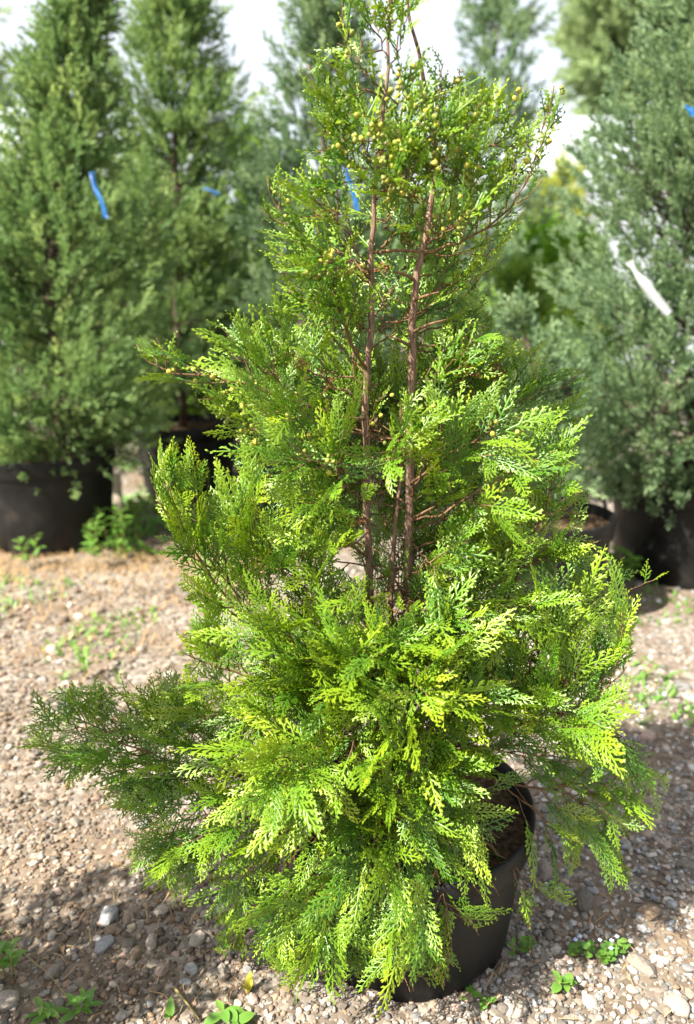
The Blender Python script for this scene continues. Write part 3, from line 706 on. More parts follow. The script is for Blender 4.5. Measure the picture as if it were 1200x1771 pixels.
    for k in range(7):                         # top third, all round
        z = r.uniform(1.28, 1.86); a = r.uniform(0, 2*math.pi); rad = np.interp(z, [1.28, 1.5, 1.86], [.26, .24, .09])*r.uniform(.5, 1); d = Vector((math.cos(a), math.sin(a), 0))
        p0 = Vector((BX-.035 if r.random() < .5 else BX+.03, Y0+.01, z-.04))
        limb([p0, p0+d*rad*.5+Vector((0, 0, .03)), p0+d*rad+Vector((0, 0, .5*rad+.02))], .003, .1, .3, 1.5, .08, .3, .085)
    for l in ([(650,300,0),(640,280,-.08),(632,255,-.12),(640,215,-.13)], [(668,190,0),(690,180,-.08),(700,150,-.11),(700,120,-.12)], [(745,330,.02),(760,300,-.08),(770,270,-.12),(775,240,-.13)], [(652,345,0),(670,330,-.09),(680,310,-.13),(685,270,-.14)],
              [(735,420,.02),(760,400,-.08),(785,390,-.12),(800,360,-.13)], [(750,300,.02),(730,270,-.09),(735,230,-.12),(735,195,-.12)]):
        LB(l, .003, .2, .3, 1.6, .08, .8, .085)
    for l in ([(634,770,0),(640,740,-.1),(650,700,-.14),(665,680,-.15)], [(710,780,.02),(700,760,-.1),(690,730,-.15),(700,700,-.16)], [(634,820,0),(660,800,-.12),(680,780,-.18),(690,770,-.19)], [(634,870,0),(610,850,-.1),(590,830,-.15),(580,800,-.16)],
              [(636,920,0),(610,940,-.1),(580,950,-.16),(550,940,-.18)], [(707,930,.02),(730,960,-.1),(750,980,-.15),(765,970,-.16)]):
        LB(l, .004, .25, .15, 1.2, .10, .15, .11)
    LB([(690,1380,-.05),(715,1450,-.2),(740,1540,-.26),(755,1620,-.27),(772,1690,-.27)], .006, .25, -.4, 1.3, .12, 0, .14)
    LB([(700,1380,-.06),(740,1460,-.22),(768,1560,-.28),(778,1640,-.29),(768,1705,-.29)], .006, .3, -.4, 1.25, .11, 0, .14)
    LB([(680,1390,-.05),(680,1460,-.22),(690,1560,-.27),(700,1640,-.28),(715,1715,-.28)], .006, .25, -.45, 1.25, .12, 0, .14)
    # short bare dead stubs
    for l in ([(645,437,0),(690,433,-.02),(730,435,-.02),(760,432,0)], [(634,640,0),(612,605,-.05),(595,570,-.07)], [(712,600,.02),(690,588,-.01),(668,580,-.02)], [(714,520,.02),(735,512,-.02),(760,505,-.03)],
              [(714,575,.02),(740,562,-.02),(775,552,-.02)], [(640,480,0),(622,468,-.05),(606,460,-.06)], [(708,900,.02),(735,885,-.02),(752,876,-.04)], [(637,965,0),(612,945,-.05),(594,920,-.07)],
              [(718,485,.02),(700,475,-.02),(680,470,-.03)], [(704,1035,.02),(690,1015,-.02),(682,1000,-.03)], [(640,1030,0),(660,1045,-.03),(690,1060,-.05),(705,1070,-.05)]):
        c = crom(tr(l), 8); mb = MB(); mb.tube(c, [.0034, .0032, .003, .0028, .0025, .0022, .0018, .0011], 7); limbs.append(mb)
    for nm, mb, m_ in parts:
        Vv = np.array(mb.V)-np.array([BX, Y0, .28]); link(nm, mesh_np(nm, Vv, mb.T), m_, root)
    for mb in limbs:
        Vv = np.array(mb.V)-np.array([BX, Y0, .28]); link('branch', mesh_np('branch', Vv, mb.T), M_twig, root)
    # foliage: the sprays standing out towards the viewer as parts, the rest in one mesh
    print('sprays', len(sprays), 'cones', len(cones), 'limbs', len(limbs))
    def key(s):
        x, y, z = proj(s[0]); return SPR[s[4]][1]*s[3]/z - 0.25*(s[0].y-Y0)
    order = sorted(range(len(sprays)), key=lambda i: -key(sprays[i]))
    top = set(order[:290])
    shared = []
    for (v, t, a), L in SPR:
        me = mesh_np('spray', v, t, True, {'tip': a}); me.materials.append(M_cyp); shared.append(me)
    from mathutils import Matrix
    Vs, Ts, At, Ar = [], [], [], []; off = 0
    for i, (p, d, nn, s, k) in enumerate(sprays):
        xx = d.cross(nn).normalized(); zz = nn
        if i in top:
            o = link('spray', shared[k], None, root)
            o.matrix_local = Matrix(((xx.x*s, d.x*s, zz.x*s, p.x-BX), (xx.y*s, d.y*s, zz.y*s, p.y-Y0), (xx.z*s, d.z*s, zz.z*s, p.z-.28), (0, 0, 0, 1)))
        else:
            (v, t, a), L = SPR[k]
            R = np.array([xx[:], d[:], zz[:]])*s
            Vs.append(v@R + np.array([p.x-BX, p.y-Y0, p.z-.28])); Ts.append(t+off); off += len(v)
            At.append(a); Ar.append(np.full(len(v), rg.random()))
    m = mesh_np('foliage', np.concatenate(Vs), np.concatenate(Ts), True, {'tip': np.concatenate(At), 'rnd': np.concatenate(Ar)})
    print('foliage tris', len(m.polygons))
    o = link('foliage', m, M_cyp, root); o['kind'] = 'stuff'
    M_dead = mat('dead_spray', (0.17, 0.075, 0.03), 0.8, 0.1)
    dm = []
    for k in (0, 2, NS+1):
        (v, t, a), L = SPR[k]; me = mesh_np('dead_spray', v, t, True); me.materials.append(M_dead); dm.append(me)
    for i in rg.sample(range(len(sprays)), 70):
        p, d, nn, s, k = sprays[i]
        q = p.lerp(axis_at(p), .3)
        if not inside(q): continue
        o = link('dead_spray', dm[rg.randrange(3)], None, root); d = (d+Vector((0, 0, -.7))).normalized(); nn = (nn-d*nn.dot(d)).normalized(); xx = d.cross(nn).normalized(); s *= .7
        o.matrix_local = Matrix(((xx.x*s, d.x*s, nn.x*s, q.x-BX), (xx.y*s, d.y*s, nn.y*s, q.y-Y0), (xx.z*s, d.z*s, nn.z*s, q.z-.28), (0, 0, 0, 1)))
    # cones
    cm = []
    for k in range(3):
        v, t = I2; r2 = np.random.RandomState(70+k)
        v = v.copy(); idx = r2.choice(len(v), 12, False)
        v[idx] *= 1.13; rest = np.setdiff1d(np.arange(len(v)), idx); v[rest] *= r2.uniform(.9, .98, (len(rest), 1))
        me = mesh_np('cone', v*0.0047, t, True); me.materials.append(M_cone); cm.append(me)
    rg.shuffle(cones)
    cs = [c for c in cones if inside(c, 4)]
    cs.sort(key=lambda c: c.y + .16*rg.random() - .10*c.z)
    for c in cs[:285]:
        o = link('cone', cm[rg.randrange(3)], None, root)
        o.location = c-Vector((BX, Y0, .28)); s = rg.uniform(.75, 1.1); o.scale = (s, s, s); o.rotation_euler = (rg.uniform(0, 6), rg.uniform(0, 6), 0)
    return root

# ------------------------------------------------------------------ junipers and other background plants
def sprig(seed, L=0.10, nb=9, wide=0.9, w=0.0032):
    r = random.Random(seed); V = []; T = []; A = []
    def blade(p, d, l, w, tip):
        d = d.normalized(); u = d.cross(Vector((r.uniform(-1, 1), r.uniform(-1, 1), r.uniform(-1, 1)))).normalized()*w
        b0 = len(V)
        V.extend([tuple(p-u*.5), tuple(p+d*l*.55+u), tuple(p+d*l), tuple(p+d*l*.55-u)]); A.extend([tip*.5, tip*.8, tip, tip*.8])
        T.extend([(b0, b0+1, b0+2), (b0, b0+2, b0+3)])
    ax = Vector((0, 1, 0))
    blade(Vector((0, 0, 0)), ax, L, w*.9, .8)
    for i in range(nb):
        t = (i+.5)/nb; a = i*2.4+r.uniform(-.4, .4)
        rad = Vector((math.cos(a), 0, math.sin(a)*.7))
        p = ax*L*t*.9; d = (ax*1.0+rad*wide*r.uniform(.6, 1.2)).normalized(); l = L*.48*(1-t*.55)*r.uniform(.8, 1.2)
        blade(p, d, l, w, .55+.3*t)
        for q in range(2):
            d2 = (d+Vector((r.uniform(-1, 1), r.uniform(-.2, .8), r.uniform(-1, 1)))*.7)
            blade(p+d*l*r.uniform(.3, .7), d2, l*.55, w*.85, .75+.25*t)
    return np.array(V), np.array(T), np.array(A)
SPG = [sprig(300+k, L, nb, wd, .0054) for k, (L, nb, wd) in enumerate([(.09, 8, .8), (.11, 8, .7), (.075, 7, 1.0), (.13, 9, .6)])]
SPGB = [sprig(340+k, L, nb, wd, .0085) for k, (L, nb, wd) in enumerate([(.14, 7, .8), (.17, 8, .7), (.12, 7, 1.0)])]
def place(bank, items):
    """items: (p, d, scale) ; random roll"""
    Vs, Ts, At, Ar = [], [], [], []; off = 0; r = np.random.RandomState(len(items))
    for p, d, s, rv in items:
        v, t, a = bank[r.randint(len(bank))]
        d = d.normalized(); u = d.cross(Vector(r.normal(size=3))).normalized(); w = u.cross(d)
        R = np.array([u[:], d[:], w[:]])*s
        Vs.append(v@R+np.array(p[:])); Ts.append(t+off); off += len(v); At.append(a); Ar.append(np.full(len(v), rv))
    return np.concatenate(Vs), np.concatenate(Ts), {'tip': np.concatenate(At), 'rnd': np.concatenate(Ar)}
def conifer(name, label, base, z0, ztop, prof, n_pl, seed, m, group=None, lean=(0, 0), per=22, bank=None, sc=1.0, upk=0.7, squash=0.75, bark=None, trunk_r=.03, solid=.45, leader=3):
    """prof: list of (fraction of height, radius). Upswept plumes carry the sprigs, so the outline stays ragged."""
    r = random.Random(seed); bank = bank or SPG
    root = thing(name, label, 'tree', base, group)
    Hh = ztop-base[2]
    def ctr(z): t = z/Hh; return Vector((lean[0]*t*t, lean[1]*t*t, z))
    mb = MB(); tz = [i/9*Hh*0.97 for i in range(10)]
    mb.tube([ctr(z)+Vector((.012*math.sin(z*5), .012*math.cos(z*4), 0)) for z in tz], [trunk_r*(1-i/9)**.8+.003 for i in range(10)], 8)
    link('trunk', mb.mesh('trunk'), bark or M_jbark, root)
    fz = [p[0] for p in prof]; fr = [p[1] for p in prof]
    items = []; br = MB()
    lo = z0-base[2]
    for k in range(n_pl):
        f = r.random(); f = 1-(1-f)**1.0
        z = lo+(Hh-lo)*f
        R = float(np.interp(f, fz, fr))
        a = r.uniform(0, 6.283)
        d = Vector((math.cos(a), math.sin(a)*squash, 0))
        L = R*r.uniform(.62, 1.12)
        if r.random() < .10: L *= 1.18
        if f < .16 and r.random() < .7: drop = -.35*L*r.random()
        else: drop = upk*L*r.uniform(.5, 1.1)
        s = ctr(max(0.02, z-drop)); e = ctr(z)+d*L
        mid = s.lerp(e, .5)+d*L*.12-Vector((0, 0, abs(drop)*.12))
        c = crom([s, mid, e], 7)
        br.tube(c, [.007, .006, .005, .0045, .0035, .0025, .0012], 4, False)
        rv = r.random()
        m_ = int(per*(.5+L/0.45))
        for q in range(m_):
            u = 1-(1-solid)*r.random()**1.25 if q > 2 else 1.0
            x = u*6; i = min(5, int(x)); p = c[i].lerp(c[i+1], x-i)
            tg = (c[i+1]-c[i]).normalized()
            off = Vector((r.gauss(0, 1), r.gauss(0, 1), r.gauss(0, 1)))*(.018+.075*(1-abs(u-.75))*min(1, L/.4))
            p = p+off*.8
            dd = tg*.9+off.normalized()*.6+d*.25+Vector((0, 0, .35 if upk > 0 else -.5))
            items.append((p, dd, sc*r.uniform(.7, 1.25), (rv*.6+r.random()*.4)))
    for q in range(int(n_pl*1.6)):      # short inner sprays that hide the stem
        f = r.random()**.8; z = lo+(Hh-lo)*f*.97; R = float(np.interp(f, fz, fr))*.35; a = r.uniform(0, 6.283)
        d = Vector((math.cos(a), math.sin(a), 0)); items.append((ctr(z)+d*R*r.random(), d*.8+Vector((0, 0, .8)), sc*1.35, r.random()*.5))
    for q in range(leader*6):
        f = r.uniform(.93, 1.0); items.append((ctr(Hh*f), Vector((r.uniform(-.4, .4), r.uniform(-.4, .4), 1)), sc*1.1, r.random()))
    if len(br.V): link('twigs', br.mesh('twigs'), bark or M_jbark, root)['kind'] = 'stuff'
    v, t, at = place(bank, items)
    o = link('crown', mesh_np('crown', v, t, False, at), m, root)
    print(name, len(items), 'tris', len(t))
    return root
def ribbon(label, pts, w, m, group=None, face=Vector((0, -1, 0.2)), cat='ribbon'):
    c = crom([Vector(p) for p in pts], 14); V = []; T = []
    for i, p in enumerate(c):
        t = (c[min(i+1, 13)]-c[max(i-1, 0)]).normalized()
        f = face+Vector((.8*math.sin(i*.55), 0, .3*math.cos(i*.7)))
        u = t.cross(f).normalized(); nn = u.cross(t).normalized()
        for s in (-1, 1):
            for k in (-1, 1): V.append(tuple(p+u*s*w/2+nn*k*.0006))
    for i in range(13):
        a = i*4; b_ = a+4
        for q0, q1 in ((0, 2), (3, 1), (2, 3), (1, 0)):
            T += [(a+q0, a+q1, b_+q1), (a+q0, b_+q1, b_+q0)]
    T += [(0, 1, 3), (0, 3, 2), (52, 54, 55), (52, 55, 53)]
    o = link('ribbon', mesh_np('ribbon', V, T, True), m)
    o0 = Vector(pts[0]); 
    return tag(o, label, cat, group)

# ------------------------------------------------------------------ small plants
def leaf_mesh(name, L, w, fold=.25, arch=.25, n=6):
    V = []; T = []; A = []
    for i in range(n+1):
        t = i/n; ww = w*math.sin(math.pi*min(1, t*.92+.06))**.8; z = -arch*L*t*t
        if i == n:
            V.append((0, L, z)); A.append(.8)
        else:
            V += [(-ww, L*t, z+fold*ww), (0, L*t, z), (ww, L*t, z+fold*ww)]; A += [.6, .35, .6]
    for i in range(n-1):
        a = 3*i; T += [(a, a+1, a+4), (a, a+4, a+3), (a+1, a+2, a+5), (a+1, a+5, a+4)]
    a = 3*(n-1); T += [(a, a+1, a+3), (a+1, a+2, a+3)]
    me = mesh_np(name, V, T, True, {'tip': A}); me.materials.append(M_weed); return me
def weed(label, loc, h, nl, ll, lw, seed, cat='weed', group=None, lean=(0, 0), up=.4, m=None, stems=1, arch=.25, flowers=0, spread=.02):
    r = random.Random(seed); t = thing('weed', label, cat, (loc[0], loc[1], loc[2]-.004), group)
    lm = leaf_mesh('leaf', ll, lw, .25, arch)
    if m: lm.materials[0] = m
    for s in range(stems):
        sp = Vector((r.uniform(-1, 1), r.uniform(-1, 1), 0))*(spread if s else 0)
        top = sp+Vector((lean[0]+r.uniform(-.12, .12)*h, lean[1]+r.uniform(-.12, .12)*h, h*r.uniform(.75, 1.0)))
        c = crom([sp, sp.lerp(top, .5)+Vector((0, 0, h*.08)), top], 8)
        mb = MB(); mb.tube(c, [.0022, .002, .0019, .0018, .0016, .0014, .0012, .0008], 5); link('stem', mb.mesh('stem'), M_stem, t)
        for k in range(nl):
            f = .2+.8*(k+.5)/nl; x = f*7; i = min(6, int(x)); p = c[i].lerp(c[i+1], x-i)
            a = k*2.4+r.uniform(-.5, .5)
            o = link('leaf', lm, None, t); o.location = p
            sc = r.uniform(.65, 1.1)*(1.15-.5*f); o.scale = (sc, sc, sc)
            o.rotation_euler = (r.uniform(up-.3, up+.3), r.uniform(-.2, .2), a)
        for k in range(flowers):
            mbf = MB(); v, tt = I1
            p = top+Vector((r.uniform(-1, 1), r.uniform(-1, 1), r.uniform(.2, 1)))*.02
            for q in range(4):
                aa = q*1.57; cpt = p+Vector((math.cos(aa), math.sin(aa), 0))*.0028
                mbf.add([tuple(Vector(x)*Vector((.0026, .0026, .0008))+cpt if False else (x[0]*.0027+cpt.x, x[1]*.0027+cpt.y, x[2]*.0009+cpt.z)) for x in v], [tuple(q2) for q2 in tt])
            link('flower', mbf.mesh('flower'), M_flower, t)
    return t
def grass_tuft(label, loc, h, nb, seed, m=None, group=None, cat='grass', w=.004, sprd=.5, name='grass_tuft'):
    r = random.Random(seed); t = thing(name, label, cat, (loc[0], loc[1], loc[2]-.003), group)
    for k in range(nb):
        a = r.uniform(0, 6.28); d = Vector((math.cos(a), math.sin(a), 0)); L = h*r.uniform(.6, 1.1); V = []; T = []
        u = Vector((-d.y, d.x, 0)); b0 = d*.006
        for i in range(6):
            q = i/5; p = b0+d*L*sprd*q*q+Vector((0, 0, L*(q-.35*q*q*sprd)))
            ww = w*(1-q)**.6
            if i < 5: V += [tuple(p-u*ww), tuple(p+Vector((0, 0, -.001))-d*.0008), tuple(p+u*ww)]
            else: V.append(tuple(p))
        for i in range(4):
            e = 3*i; T += [(e, e+1, e+4), (e, e+4, e+3), (e+1, e+2, e+5), (e+1, e+5, e+4)]
        T += [(12, 13, 15), (13, 14, 15)]
        link('blade', mesh_np('blade', V, T, True, {'tip': [.5]*len(V)}), m or M_weed, t)
    return t

# ================================================================== build the place
PX, PY = 0.137, 1.47
pot('scuffed black nursery pot holding the cypress', PX, PY, .283, .234, .333, .05, rz=.2, handles=False)
build_cypress()

# potted conifers behind
gb = 'potted conifers in the rows behind'
pot('wide black pot under the tall juniper with the long blue ribbon', -1.79, 4.42, .41, .34, .56)
pot('black pot in deep shade beneath the second juniper', -1.20, 5.6, .39, .32, .55)
pot('grey-black pot with dappled sunlight half hidden by the cypress', -.21, 4.72, .38, .31, .50)
pot('black pot with rope-like handles and bare soil beside the right juniper', .92, 3.33, .30, .245, .48, .05, handles=True, rz=.25)
pot('very dark pot beneath the big juniper with the clear ribbon', 1.81, 3.90, .40, .34, .52)

conifer('juniper_tree', 'tall loose grey-green juniper with a long blue ribbon', (-1.70, 4.42, .50), .56, 3.15,
        [(0, .50), (.15, .74), (.35, .68), (.5, .45), (.62, .28), (.75, .17), (.88, .10), (1, .04)], 205, 1, M_jun, gb, (.42, 0), 17, sc=1.2, solid=.2)
conifer('juniper_tree', 'narrow green juniper right behind the blue-ribboned one', (-1.22, 5.6, .50), .60, 3.30,
        [(0, .46), (.2, .60), (.5, .50), (.8, .36), (1, .14)], 145, 2, M_jun, gb, (.12, 0), 16, sc=1.35, solid=.15)
conifer('juniper_tree', 'dark blue-green juniper with a blue tag behind the cypress top', (-.14, 4.72, .45), .72, 3.9,
        [(0, .42), (.2, .50), (.5, .34), (.62, .16), (.8, .10), (1, .05)], 145, 3, M_jbl, gb, (.03, 0), 15, sc=1.2)
conifer('juniper_tree', 'big dense blue-green juniper with a clear plastic ribbon', (1.78, 3.90, .47), .42, 3.5,
        [(0, .40), (.1, .62), (.25, .82), (.45, .66), (.7, .42), (1, .12)], 340, 4, M_jbl, gb, (.05, 0), 10.5, sc=1.2)
conifer('juniper_tree', 'low dark juniper growing in the pot with handles', (.92, 3.33, .43), .56, 1.35,
        [(0, .20), (.4, .24), (1, .08)], 34, 5, M_jbl, gb, (-.16, .1), 14)
conifer('conifer_tree', 'yellowish green conifer between the two juniper rows', (-.86, 6.6, 0), .2, 2.66,
        [(0, .6), (.3, .6), (.7, .42), (1, .06)], 85, 6, M_jgr, gb, (.05, 0), 12, SPGB, 1.2)
conifer('juniper_tree', 'pale open juniper top rising against the white sky', (1.40, 8.0, 0), .3, 4.3,
        [(0, .65), (.4, .6), (.75, .40), (.9, .3), (1, .08)], 80, 7, M_jbl, gb, (0, 0), 10, SPGB, 1.3)
conifer('conifer_tree', 'dark green conifer filling the gap behind the grey-black pot', (.42, 6.3, 0), .2, 2.2,
        [(0, .6), (.4, .6), (.75, .35), (1, .08)], 80, 8, M_jgr, gb, (0, 0), 12, SPGB, 1.2)
conifer('conifer_tree', 'shaded conifer behind the pot with handles', (1.25, 5.6, 0), .1, 1.55,
        [(0, .6), (.4, .55), (.75, .35), (1, .08)], 60, 9, M_jgr, gb, (0, 0), 12, SPGB, 1.1)
conifer('conifer_tree', 'hazy conifer at the far end of the left row', (-3.6, 8.4, 0), .2, 2.5,
        [(0, .8), (.4, .7), (.75, .45), (1, .08)], 70, 10, M_jun, gb, (0, 0), 12, SPGB, 1.4)
conifer('conifer_tree', 'shaded conifer behind the black pot in deep shade', (-1.72, 6.7, 0), .1, 2.5,
        [(0, .7), (.4, .65), (.75, .5), (1, .08)], 70, 11, M_jun, gb, (0, 0), 14, SPGB, 1.4)
conifer('shrub', 'low bright green shrub beyond the conifers', (2.25, 9.0, 0), .1, 2.15,
        [(0, .9), (.5, .8), (1, .4)], 80, 12, M_brg, None, (0, 0), 10, SPGB, 1.7)
conifer('shrub', 'glowing yellow shrub below the greenhouse roof', (3.05, 11.5, 0), .3, 3.15,
        [(0, .7), (.5, .55), (1, .15)], 60, 13, M_yel, None, (0, 0), 12, SPGB, 1.8)
conifer('broadleaf_tree', 'far grey-green tree standing beside the greenhouse', (6.9, 20.0, 0), 5.6, 12.0,
        [(0, .7), (.15, 1.5), (.6, 1.6), (1, .6)], 120, 14, M_far, None, (.3, 0), 4, SPGB, 5.4, .35, .9, trunk_r=.16)
conifer('broadleaf_tree', 'far pale tree at the left edge behind the juniper row', (-9.4, 19.5, 0), 1.5, 7.6,
        [(0, 1.2), (.4, 1.8), (1, .7)], 90, 15, M_far, None, (0, 0), 4, SPGB, 5.2, .35, .9, trunk_r=.14)

pot('black pot of the unseen small juniper added for its shade', -1.22, .98, .20, .17, .28)  # pot and juniper outside the view, added to shade the left limb and near-left gravel
conifer('juniper_tree', 'unseen small columnar juniper added to shade the low left limb', (-1.22, .98, .25), .30, 1.72,
        [(0, .22), (.5, .26), (.8, .2), (1, .06)], 62, 16, M_jun, gb, (0, 0), 12)

# ribbons
ribbon('long blue ribbon tied to the tall loose juniper', [P(158, 298, 3.86), P(165, 325, 3.84), P(176, 350, 3.82), P(184, 378, 3.81)], .024, M_blue, None)
ribbon('short blue ribbon on the narrow green juniper', [P(350, 325, 5.1), P(366, 330, 5.08), P(380, 336, 5.07)], .013, M_blue, None)
ribbon('blue tag hanging in the juniper behind the cypress', [P(597, 285, 4.24), P(602, 310, 4.22), P(612, 335, 4.21), P(618, 365, 4.2)], .028, M_blue, None)
ribbon('small blue tag high in the big dense juniper', [P(1185, 183, 3.5), P(1195, 190, 3.48), P(1203, 200, 3.47)], .028, M_blue, None)
ribbon('clear shiny plastic ribbon on the big dense juniper', [P(1088, 452, 3.16), P(1105, 478, 3.13), P(1128, 508, 3.12), P(1158, 543, 3.12)], .036, M_clear, None)

# greenhouses far behind
def greenhouse(label, x0, x1, y0, depth, eave, ridge, seed):
    t = thing('greenhouse', label, 'greenhouse', ((x0+x1)/2, y0+depth/2, 0))
    n = int((x1-x0)/1.6); hx = (x1-x0)/2
    sl = Vector((0, depth/2, ridge-eave)); sL = sl.length; nv = Vector((0, -(ridge-eave), depth/2)).normalized()
    for i in range(n):
        cx = -hx+(i+.5)*2*hx/n
        for sgn in (-1, 1):
            mb = MB(); ax = (Vector((1, 0, 0)), Vector((0, depth/2*-sgn, ridge-eave)).normalized(), Vector((0, sgn*(ridge-eave), depth/2)).normalized())
            mb.box((cx, sgn*depth/4, (eave+ridge)/2), 2*hx/n-.03, sL, .03, ax); link('roof_panel', mb.mesh('roof_panel', False), M_sheet, t)
            mb = MB(); mb.box((cx, sgn*depth/2, eave/2), 2*hx/n-.03, .03, eave-.02); link('wall_panel', mb.mesh('wall_panel', False), M_sheet, t)
    for i in range(n+1):
        cx = -hx+i*2*hx/n
        for sgn in (-1, 1):
            mb = MB(); ax = (Vector((1, 0, 0)), Vector((0, depth/2*-sgn, ridge-eave)).normalized(), Vector((0, sgn*(ridge-eave), depth/2)).normalized())
            mb.box((cx, sgn*depth/4, (eave+ridge)/2+.02), .10, sL, .10, ax)
            mb.box((cx, sgn*depth/2, eave/2), .10, .10, eave); link('rib', mb.mesh('rib', False), M_metal, t)
    return t
greenhouse('pale grey greenhouse roof beyond the yellow shrub', 2.4, 13.6, 15.0, 7.0, 3.6, 5.35, 1)
greenhouse('pale greenhouse showing at the left edge behind the junipers', -17.5, -6.3, 15.0, 7.0, 3.7, 5.5, 2)

# weeds and litter
W1 = lambda px, py: G(px, py)
weed('leafy weed growing against the wide black pot', W1(165, 985), .30, 11, .085, .016, 1, up=.5, stems=3, spread=.07)
weed('pale low weed at the foot of the wide black pot', W1(45, 985), .20, 8, .07, .014, 2, up=.6, stems=3, spread=.06)
weed('tall slender weed spike in front of the shaded pot', W1(365, 905), .42, 22, .045, .009, 3, up=.9, stems=2, spread=.1)
weed('taller pale weed with drooping leaves between the left pots', W1(205, 965), .34, 12, .09, .016, 31, up=.5, stems=4, spread=.10)
weed('bright leafy weed tucked behind the pot with handles', W1(1085, 1010), .22, 10, .10, .028, 4, up=.4, stems=4, spread=.10)
weed('dark weeds in the gap between the two left pots', W1(240, 930), .30, 12, .08, .018, 5, up=.5, stems=4, spread=.12)
weed('pale green weed just behind the left cypress limb', W1(345, 1130), .16, 10, .07, .012, 6, up=.7, stems=3, spread=.05)
weed('slim upright weed alone on the sunny gravel', W1(150, 1180), .13, 9, .06, .010, 7, up=.8, stems=2, spread=.03)
weed('oval-leaved weed sprawling over the gravel with a long bare runner', W1(8, 1690), .10, 6, .045, .012, 8, up=.5, stems=3, spread=.04, arch=.35)
weed('narrow-leaved weed rosette in the shaded gravel', W1(150, 1755), .055, 8, .042, .0075, 9, up=.55, stems=2, spread=.015)
weed('droopy weed with long narrow leaves next to the rosette', W1(75, 1765), .05, 5, .05, .009, 10, up=.2, stems=2, spread=.02)
weed('single upright oval leaf standing on the gravel', W1(293, 1768), .018, 2, .055, .013, 11, up=1.15)
weed('yellowing leaf stalk under the drooping cypress spray', W1(428, 1722), .02, 2, .055, .012, 12, up=1.1, m=M_ywl)
weed('broad glossy weed leaves at the foot of the cypress', W1(385, 1768), .03, 5, .05, .014, 13, up=.25, stems=2, spread=.05)
weed('round-leaved creeping weed with tiny pale blue flowers', W1(1045, 1665), .04, 7, .026, .012, 14, up=.3, stems=6, spread=.06, flowers=1, arch=.1)
weed('small yellow-green seedling beside the creeping weed', W1(978, 1715), .04, 5, .03, .010, 15, up=.5, stems=2, spread=.015)
weed('tiny mixed seedlings close to the main pot', W1(915, 1650), .05, 6, .022, .007, 16, up=.5, stems=4, spread=.05)
weed('small seedling in front of the main pot', W1(840, 1745), .02, 4, .026, .009, 17, up=.3, stems=2, spread=.04)
grass_tuft('spiky grass tuft at the right edge of the gravel', W1(1215, 1290), .17, 10, 1, w=.005)
grass_tuft('low sprawling grass on the sunny right gravel', W1(1150, 1175), .09, 9, 2, w=.006, sprd=1.0)
grass_tuft('thin green grass on the left gravel', W1(205, 1190), .10, 8, 3, w=.003)
grass_tuft('short yellow-green grass close to the left juniper pot', W1(110, 1180), .07, 7, 4, w=.004, sprd=.9)
grass_tuft('sparse grass right of the overhanging cypress branch', W1(1105, 1255), .08, 7, 5, w=.004, sprd=1.0)
# dry straw in front of the left pots
def straw():
    r = random.Random(4); V = []; T = []
    for k in range(2600):
        px, py = r.uniform(-60, 470), r.gauss(975, 22) if r.random() < .75 else r.uniform(930, 1150)
        if k % 6 == 0: px, py = r.uniform(-60, 1250), r.uniform(900, 1770)
        p = G(px, py)
        a = r.uniform(0, 6.28); L = r.uniform(.03, .12)*(.55 if py > 1250 else 1); d = Vector((math.cos(a), math.sin(a), r.uniform(.0, .45 if py < 1250 else .12)))
        u = Vector((-d.y, d.x, 0))*(.0016 if py < 1250 else .0009); b0 = len(V); p.z += .006
        V += [tuple(p-u), tuple(p+u), tuple(p+d*L*.6+Vector((0, 0, .012))+u), tuple(p+d*L*.6+Vector((0, 0, .012))-u), tuple(p+d*L)]
        T += [(b0, b0+1, b0+2), (b0, b0+2, b0+3), (b0+3, b0+2, b0+4)]
    o = link('dry_straw', mesh_np('dry_straw', V, T, False), M_dry); o['kind'] = 'stuff'
    tag(o, 'dry tan straw scattered in front of the left pots', 'straw')
straw()
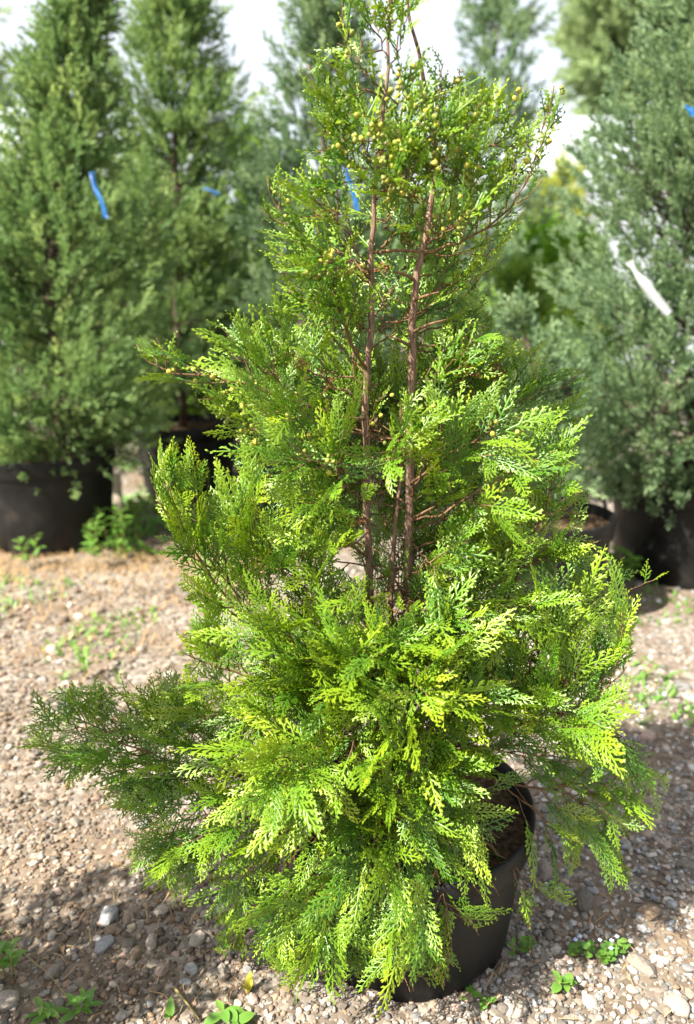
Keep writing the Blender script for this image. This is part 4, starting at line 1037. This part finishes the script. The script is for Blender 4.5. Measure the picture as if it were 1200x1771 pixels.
def low_green():
    r = random.Random(14); V = []; T = []; A = []; R_ = []
    for k in range(5200):
        if k % 3 == 0: px, py = r.uniform(-80, 520), r.uniform(865, 965)
        elif k % 3 == 1: px, py = r.uniform(-80, 450), r.gauss(1060, 55)
        else: px, py = r.uniform(820, 1280), r.uniform(960, 1260)
        p = G(px, py)
        if noise.noise((p.x*2.3, p.y*2.3, 9)) < (-.25 if k % 3 == 0 and px > 150 else .12): continue
        a = r.uniform(0, 6.28); L = r.uniform(.02, .055)*(2.2 if k % 3 == 0 and px > 150 else 1); d = Vector((math.cos(a), math.sin(a), r.uniform(.2, 1.3))).normalized()
        u = Vector((-math.sin(a), math.cos(a), 0))*L*.16; b0 = len(V)
        V += [tuple(p), tuple(p+d*L*.55+u), tuple(p+d*L), tuple(p+d*L*.55-u)]; T += [(b0, b0+1, b0+2), (b0, b0+2, b0+3)]; A += [.4, .5, .7, .5]; R_ += [r.random()]*4
    o = link('ground_weeds', mesh_np('ground_weeds', V, T, False, {'tip': A, 'rnd': R_}), M_weed); o['kind'] = 'stuff'
    tag(o, 'thin low weeds growing through the gravel', 'weeds')
low_green()
def twig(label, pts, r0, m=M_stem):
    mb = MB(); c = crom(pts, 12); mb.tube(c, [r0*(1-.6*i/11) for i in range(12)], 6)
    o = link('twig', mb.mesh('twig'), m); tag(o, label, 'twig')
def gp(px, py, dz=.008): p = G(px, py); p.z += dz; return p
twig('long thin dry runner crossing the shaded gravel', [gp(12, 1612), gp(50, 1660, .012), gp(85, 1690, .012), gp(125, 1740)], .0018)
twig('straight olive stick lying in front of the cypress', [gp(303, 1718, .012), gp(322, 1745, .014), gp(345, 1775, .01)], .0035)
twig('bent reddish straw by the main pot', [gp(395, 1735), gp(408, 1712, .03), gp(414, 1700, .045)], .0012, M_twig)
def post(label, px0, py0, h, w):
    p = G(px0, py0); mb = MB(); mb.box((0, 0, h/2-.03), w, w*.8, h+.06)
    o = link('post', mb.mesh('post', False), M_post); o.location = (p.x, p.y, 0); tag(o, label, 'post')
post('pale square post in the gap between the left pots', 203, 880, .26, .07)

gravel()
stones()
